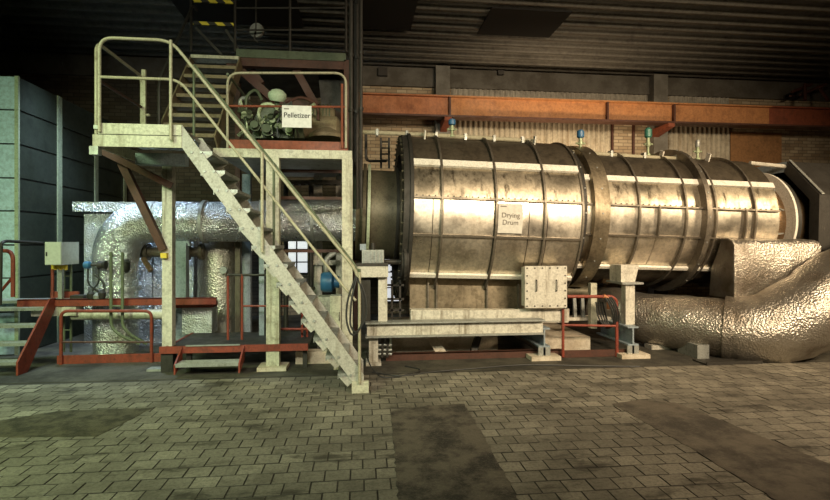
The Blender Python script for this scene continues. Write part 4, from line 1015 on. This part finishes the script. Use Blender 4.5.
# ================================================================== LEFT FOIL PIPE AND DUCT
FY = 8.3
t = thing('foil_pipe', 'silver foil-clad pipe rising from the floor and bending right behind the stairs', 'pipe', fl(118, 350))
pz = Z(240, 222, FY); px_ = X(116, FY)
rp = .315
ctr = fillet([(px_, FY, 0.0), (px_, FY, pz), (X(250, FY), FY, pz)], .62, 14)
obj('riser', lump([(px_, FY, 0), (px_, FY, .5), (px_, FY, pz - .62)], [rp] * 3, 36, 8, .008), 'foil_cool', t)
i0 = 1; arc = ctr[1:-1]
obj('bend', lump(arc, [rp * 1.03] * len(arc), 36, 2, .01), 'foil_cool', t)
obj('horizontal_run', lump([(arc[-1].x - .02, FY, pz), (X(200, FY), FY, pz), (X(280, FY), FY, pz + .02), (X(357, FY), FY, pz + .04)], [rp, rp, rp * 1.05, rp * 1.1], 36, 8, .01), 'foil_cool', t)
for z_ in (Z(116, 300, FY), Z(116, 288, FY)): obj('flange_band', MB().lathe((px_, FY, z_ - .04), (0, 0, 1), [(0, rp), (0, rp + .05), (.08, rp + .05), (.08, rp), (0, rp)], 36), 'foil_cool', t)
for u in (204, 262, 312): obj('strap', MB().lathe((X(u, FY), FY, pz), (1, 0, 0), [(0, rp * .9), (0, rp + .03), (.05, rp + .03), (.05, rp * .9), (0, rp * .9)], 36), 'galv', t)
dy_ = 8.95
t = thing('foil_duct', 'silver foil-wrapped square duct block standing behind the vertical pipe', 'duct', (X(150, dy_), dy_ + .4, 0))
def dent_box(x0, x1, y0, y1, z0, z1, n=10, amp=.018):
    from mathutils import noise as mn
    mb = MB()
    def face(o, a, b):
        o, a, b = Vector(o), Vector(a), Vector(b); nn = a.cross(b).normalized(); vs_ = []
        for i in range(n + 1):
            for j in range(n + 1):
                p = o + a * i / n + b * j / n; e = 0 if i in (0, n) or j in (0, n) else 1
                vs_.append(p + nn * amp * e * mn.noise(p * 4.0))
        mb.add(vs_, [(i * (n + 1) + j, (i + 1) * (n + 1) + j, (i + 1) * (n + 1) + j + 1, i * (n + 1) + j + 1) for i in range(n) for j in range(n)])
    face((x0, y0, z0), (x1 - x0, 0, 0), (0, 0, z1 - z0)); face((x1, y1, z0), (x0 - x1, 0, 0), (0, 0, z1 - z0))
    face((x0, y1, z0), (0, y0 - y1, 0), (0, 0, z1 - z0)); face((x1, y0, z0), (0, y1 - y0, 0), (0, 0, z1 - z0)); face((x0, y0, z1), (x1 - x0, 0, 0), (0, y1 - y0, 0))
    return mb
obj('left_casing', dent_box(X(84, dy_), X(152, dy_), dy_, dy_ + .9, 0, Z(100, 214, dy_)), 'foil_cool', t)
obj('right_casing', dent_box(X(153, dy_), X(193, dy_), dy_ + .02, dy_ + .9, 0, Z(180, 222, dy_)), 'foil_cool', t)
obj('lid', dent_box(X(74, dy_), X(193, dy_), dy_ - .05, dy_ + 1.0, Z(100, 212, dy_), Z(100, 202, dy_), 14), 'foil_cool', t)
t = thing('foil_vessel', 'dark foil-wrapped upright vessel behind the red step railing', 'vessel', (X(222, 8.9), 9.1, 0))
obj('body', lump([(X(220, 9.0), 9.0, 0), (X(220, 9.0), 9.0, .8), (X(220, 9.0), 9.0, Z(220, 236, 9.0))], [.36, .37, .34], 32, 6, .012), 'foil_warm', t)
obj('port', MB().lathe(at(224, 270, 8.64), (0, -1, 0), [(0, .06), (.06, .06), (.06, .02)], 12), 'galv', t)
obj('rib', MB().box(X(235, 8.6), X(240, 8.6), 8.6, 8.7, 0, Z(236, 240, 8.6)), 'boiler', t)
# control valve by the pipe
t = thing('control_valve', 'blue-capped control valve with small fittings beside the vertical pipe', 'valve', at(95, 300, 7.85))
yv = 7.85
obj('blue_cap', MB().lathe(at(84, 265, yv), (1, 0, 0), [(0, .04), (.02, .055), (.08, .055), (.10, .03)], 16), 'blue', t)
obj('spindle', MB().tube([at(88, 265, yv), at(103, 265, yv)], .02, 8), 'dark', t)
obj('body', MB().lathe(at(99, 265, yv), (1, 0, 0), [(0, .03), (0, .07), (.05, .05), (.10, .07), (.10, .03)], 12), 'dark', t)
for pts in ([(99, 266), (99, 283), (92, 290), (92, 302)], [(95, 275), (104, 282), (104, 300)], [(88, 268), (88, 284), (98, 292)]): obj('hose', MB().tube(fillet([at(u, v, yv) for u, v in pts], .06), .014, 6), 'rubber', t)
obj('actuator', MB().box(X(73, yv), X(86, yv), yv - .08, yv + .08, Z(80, 302, yv), Z(80, 295, yv)), 'dark', t)
for u, v in ((91, 297), (97, 299), (102, 296)): obj('fitting', MB().lathe(at(u, v, yv - .1), (0, 0, 1), [(-.06, .035), (0, .05), (.05, .05), (.09, .02)], 10), 'dark' if u != 97 else 'galv', t)
t = thing('valve_lever', 'dark valve fitting right of the vertical foil pipe', 'valve', at(128, 268, 7.95))
obj('body', MB().lathe(at(126, 266, 7.95), (0, 0, 1), [(-.1, .03), (-.05, .06), (.05, .06), (.1, .03)], 10), 'dark', t); obj('lever', MB().bar(at(124, 262, 7.9), at(130, 262, 7.9), .03, .02), 'dark', t)
t = thing('flanged_pipe', 'dark flanged horizontal pipe below the foil bend', 'pipe', at(160, 252, 8.55))
obj('pipe', MB().tube([at(140, 252, 8.6), at(204, 252, 8.6)], .085, 14), 'boiler', t)
for u in (146, 186, 200): obj('flange', MB().lathe(at(u, 252, 8.6), (1, 0, 0), [(0, .08), (0, .14), (.05, .14), (.05, .08), (0, .08)], 18), 'boiler', t)
obj('lever', MB().bar(at(143, 258, 8.4), at(151, 271, 8.3), .06, .05), 'copper', t)
# tall pale support behind the column
t = thing('pipe_stand', 'blue-grey upright carrying the foil pipe, right of the landing column', 'stand', at(180, 305, 8.25))
obj('upright', MB().box(X(174, 8.2), X(187, 8.2), 8.15, 8.3, 0, Z(180, 243, 8.2)), 'bluegrey', t)
obj('head_plate', MB().prism([at(171, 246, 8.2), at(190, 246, 8.2), at(186, 234, 8.2), at(174, 234, 8.2)], (0, .12, 0)), 'bluegrey', t)
obj('shelf', MB().box(X(172, 8.0), X(215, 8.0), 7.9, 8.15, Z(190, 307, 8.0), Z(190, 302, 8.0)), 'red', t)
obj('lagging', MB().box(X(182, 8.0), X(212, 8.0), 8.0, 8.3, .3, Z(195, 308, 8.0)), 'foil_cool', t)
# ================================================================== RED STEP PLATFORM IN THE MIDDLE
pl_ = thing('step_platform', 'low red platform with one grated step and slim red rails', 'platform', (-1.9, 7.0, 0))
yq = 6.85
z1, z0 = Z(200, 346, yq), Z(200, 353, yq)
obj('front_channel', MB().box(X(159, yq), X(308, yq), yq, yq + .03, z0, z1), 'red', pl_)
obj('deck', MB().box(X(165, yq), X(308, yq), yq + .03, 7.9, z1 - .05, z1 - .01), 'dark', pl_)
obj('left_channel', MB().box(X(165, yq), X(165, yq) + .03, yq + .03, 7.9, z0, z1), 'red', pl_)
for u in (186, 304): obj('leg', MB().box(X(u, yq) - .03, X(u, yq) + .03, yq + .1, yq + .16, 0, z0), 'dark', pl_)
for ua in (181, 243):
    obj('step_bracket', MB().prism([(X(ua, yq), yq, z1), (X(ua, yq), yq, z0 - .1), (X(ua, yq), yq - .26, .04), (X(ua, yq), yq - .26, .16)], (.02, 0, 0)), 'red', pl_)
stp = obj('step', MB().box(X(182, yq), X(243, yq), yq - .26, yq - .02, .13, .165), 'galv', pl_)
for j in range(6): obj('grate_bar', MB().box(X(182, yq), X(243, yq), yq - .26 + .042 * j, yq - .245 + .042 * j, .165, .172), 'galv', stp)
obj('nosing', MB().box(X(186, yq), X(240, yq), yq - .02, yq + .01, z1, z1 + .015), 'galv', pl_)
for u in (228, 242): obj('rail_post', MB().tube([at(u, 346, 7.3), at(u, 274 if u == 242 else 276, 7.3)], .018, 8), 'red', pl_)
obj('rail', MB().tube([at(228, 275, 7.3), at(300, 275, 7.3)], .018, 8), 'dark', pl_)
obj('rail', MB().tube([at(242, 306, 7.3), at(300, 306, 7.3)], .014, 8), 'red', pl_)
for u in (302, 307): obj('rail_post', MB().tube([at(u, 346, 7.4), at(u, 312, 7.4)], .018, 8), 'red', pl_)
obj('rail', MB().tube([at(280, 329, 7.2), at(312, 329, 7.2)], .018, 8), 'red', pl_)
obj('blue_post', MB().box(X(259, 7.6), X(264, 7.6), 7.6, 7.68, z1 - .01, Z(262, 200, 7.6)), 'bluegrey', pl_)
tag(obj('stone_sill', MB().box(X(296, 7.2), X(338, 7.2), 7.15, 7.35, 0, .17), 'concrete'), 'pale stone block on the floor behind the stair foot', 'block')
tag(obj('floor_plate', MB().box(X(148, 7.0), X(178, 7.0), 6.95, 7.1, 0, .03), 'galv'), 'thin grey plate on the floor right of the red guard rail', 'plate')

# small plant seen between the stair and the platform columns
t = thing('pump_unit', 'small blue pump on a pale plinth behind the stairs', 'pump', (X(327, 8.4), 8.4, 0))
obj('plinth', MB().box(X(318, 8.4), X(337, 8.4), 8.25, 8.6, 0, Z(327, 296, 8.4)), 'white', t)
obj('casing', MB().lathe(at(321, 282, 8.4), (1, 0, 0), [(0, .05), (0, .14), (.05, .17), (.18, .17), (.22, .1), (.30, .1), (.30, .04)], 18), 'blue', t)
obj('outlet', MB().tube(fillet([at(326, 276, 8.4), at(326, 258, 8.4), at(336, 252, 8.4)], .1), .045, 10), 'galv', t)
t = thing('control_cabinet', 'pale narrow control cabinet beside the right platform column', 'cabinet', (X(336, 7.6), 7.6, 0))
obj('body', MB().box(X(330, 7.5), X(341, 7.5), 7.5, 7.75, 0, Z(336, 296, 7.5)), 'cream', t)
dr = obj('door', MB().box(X(330.6, 7.5), X(340.4, 7.5), 7.485, 7.5, .06, Z(336, 297.5, 7.5)), 'cream', t)
obj('handle', MB().box(X(339, 7.5), X(339.7, 7.5), 7.47, 7.485, .55, .68), 'dark', dr)
for k_, (u_, Y_, lab) in enumerate(((286, 8.8, 'left'), (311, 8.7, 'right'))):
    t = thing('vent_pipe', '%s thin dark upright pipe behind the stair handrails' % lab, 'pipe', (X(u_, Y_), Y_, 0))
    obj('tube', MB().tube([(X(u_, Y_), Y_, 0), (X(u_, Y_), Y_, 2.78)], .04, 10), 'dark', t)
    for z_ in (.9, 2.2): obj('collar', MB().lathe((X(u_, Y_), Y_, z_), (0, 0, 1), [(0, .04), (0, .07), (.05, .07), (.05, .04), (0, .04)], 12), 'boiler', t)
t = thing('cable_tray', 'dark cable tray crossing high under the pelletizer platform', 'tray', at(310, 180, 8.2))
for dy in (0, .22): obj('side_rail', MB().bar(at(282, 182, 8.2) + Vector((0, dy, 0)), at(344, 182, 8.2) + Vector((0, dy, 0)), .02, .06), 'dark', t)
for k_ in range(9): p_ = at(284 + 7.2 * k_, 183, 8.2); obj('rung', MB().box(p_.x - .015, p_.x + .015, p_.y, p_.y + .22, p_.z - .01, p_.z + .01), 'dark', t)

# cables
def cable(name, label, pts, r=.009):
    tag(obj(name, MB().tube(fillet([fl(u, v, r + z) for u, v, z in pts], .3, 8), r, 6), 'rubber'), label, 'cable')
cable('cable', 'thin dark cable trailing along the floor below the white beam', [(372, 372, 0), (400, 377, 0), (430, 372, 0), (480, 368, 0), (520, 364.5, 0), (600, 366, 0), (640, 366.5, 0)])
cable('cable', 'thin dark cable curving from the stair foot onto the floor', [(366, 352, .35), (370, 366, .1), (380, 378, 0), (398, 377, 0), (425, 370, 0), (405, 366, 0)])
t = thing('cable_loop', 'coiled cable hanging on the stair handrail near its foot', 'cable', at(350, 320, SY - .06))
obj('coil', MB().tube(fillet([at(356, 276, SY - .06), at(347, 300, SY - .07), at(346, 322, SY - .07), at(352, 338, SY - .07), at(362, 326, SY - .06), at(364, 300, SY - .06), at(358, 278, SY - .06)], .2, 6), .011, 6), 'rubber', t)
obj('coil', MB().tube(fillet([at(357, 277, SY - .05), at(351, 300, SY - .08), at(350, 326, SY - .08), at(356, 334, SY - .08), at(367, 318, SY - .05), at(366, 296, SY - .05), at(359, 279, SY - .05)], .2, 6), .011, 6), 'rubber', t)
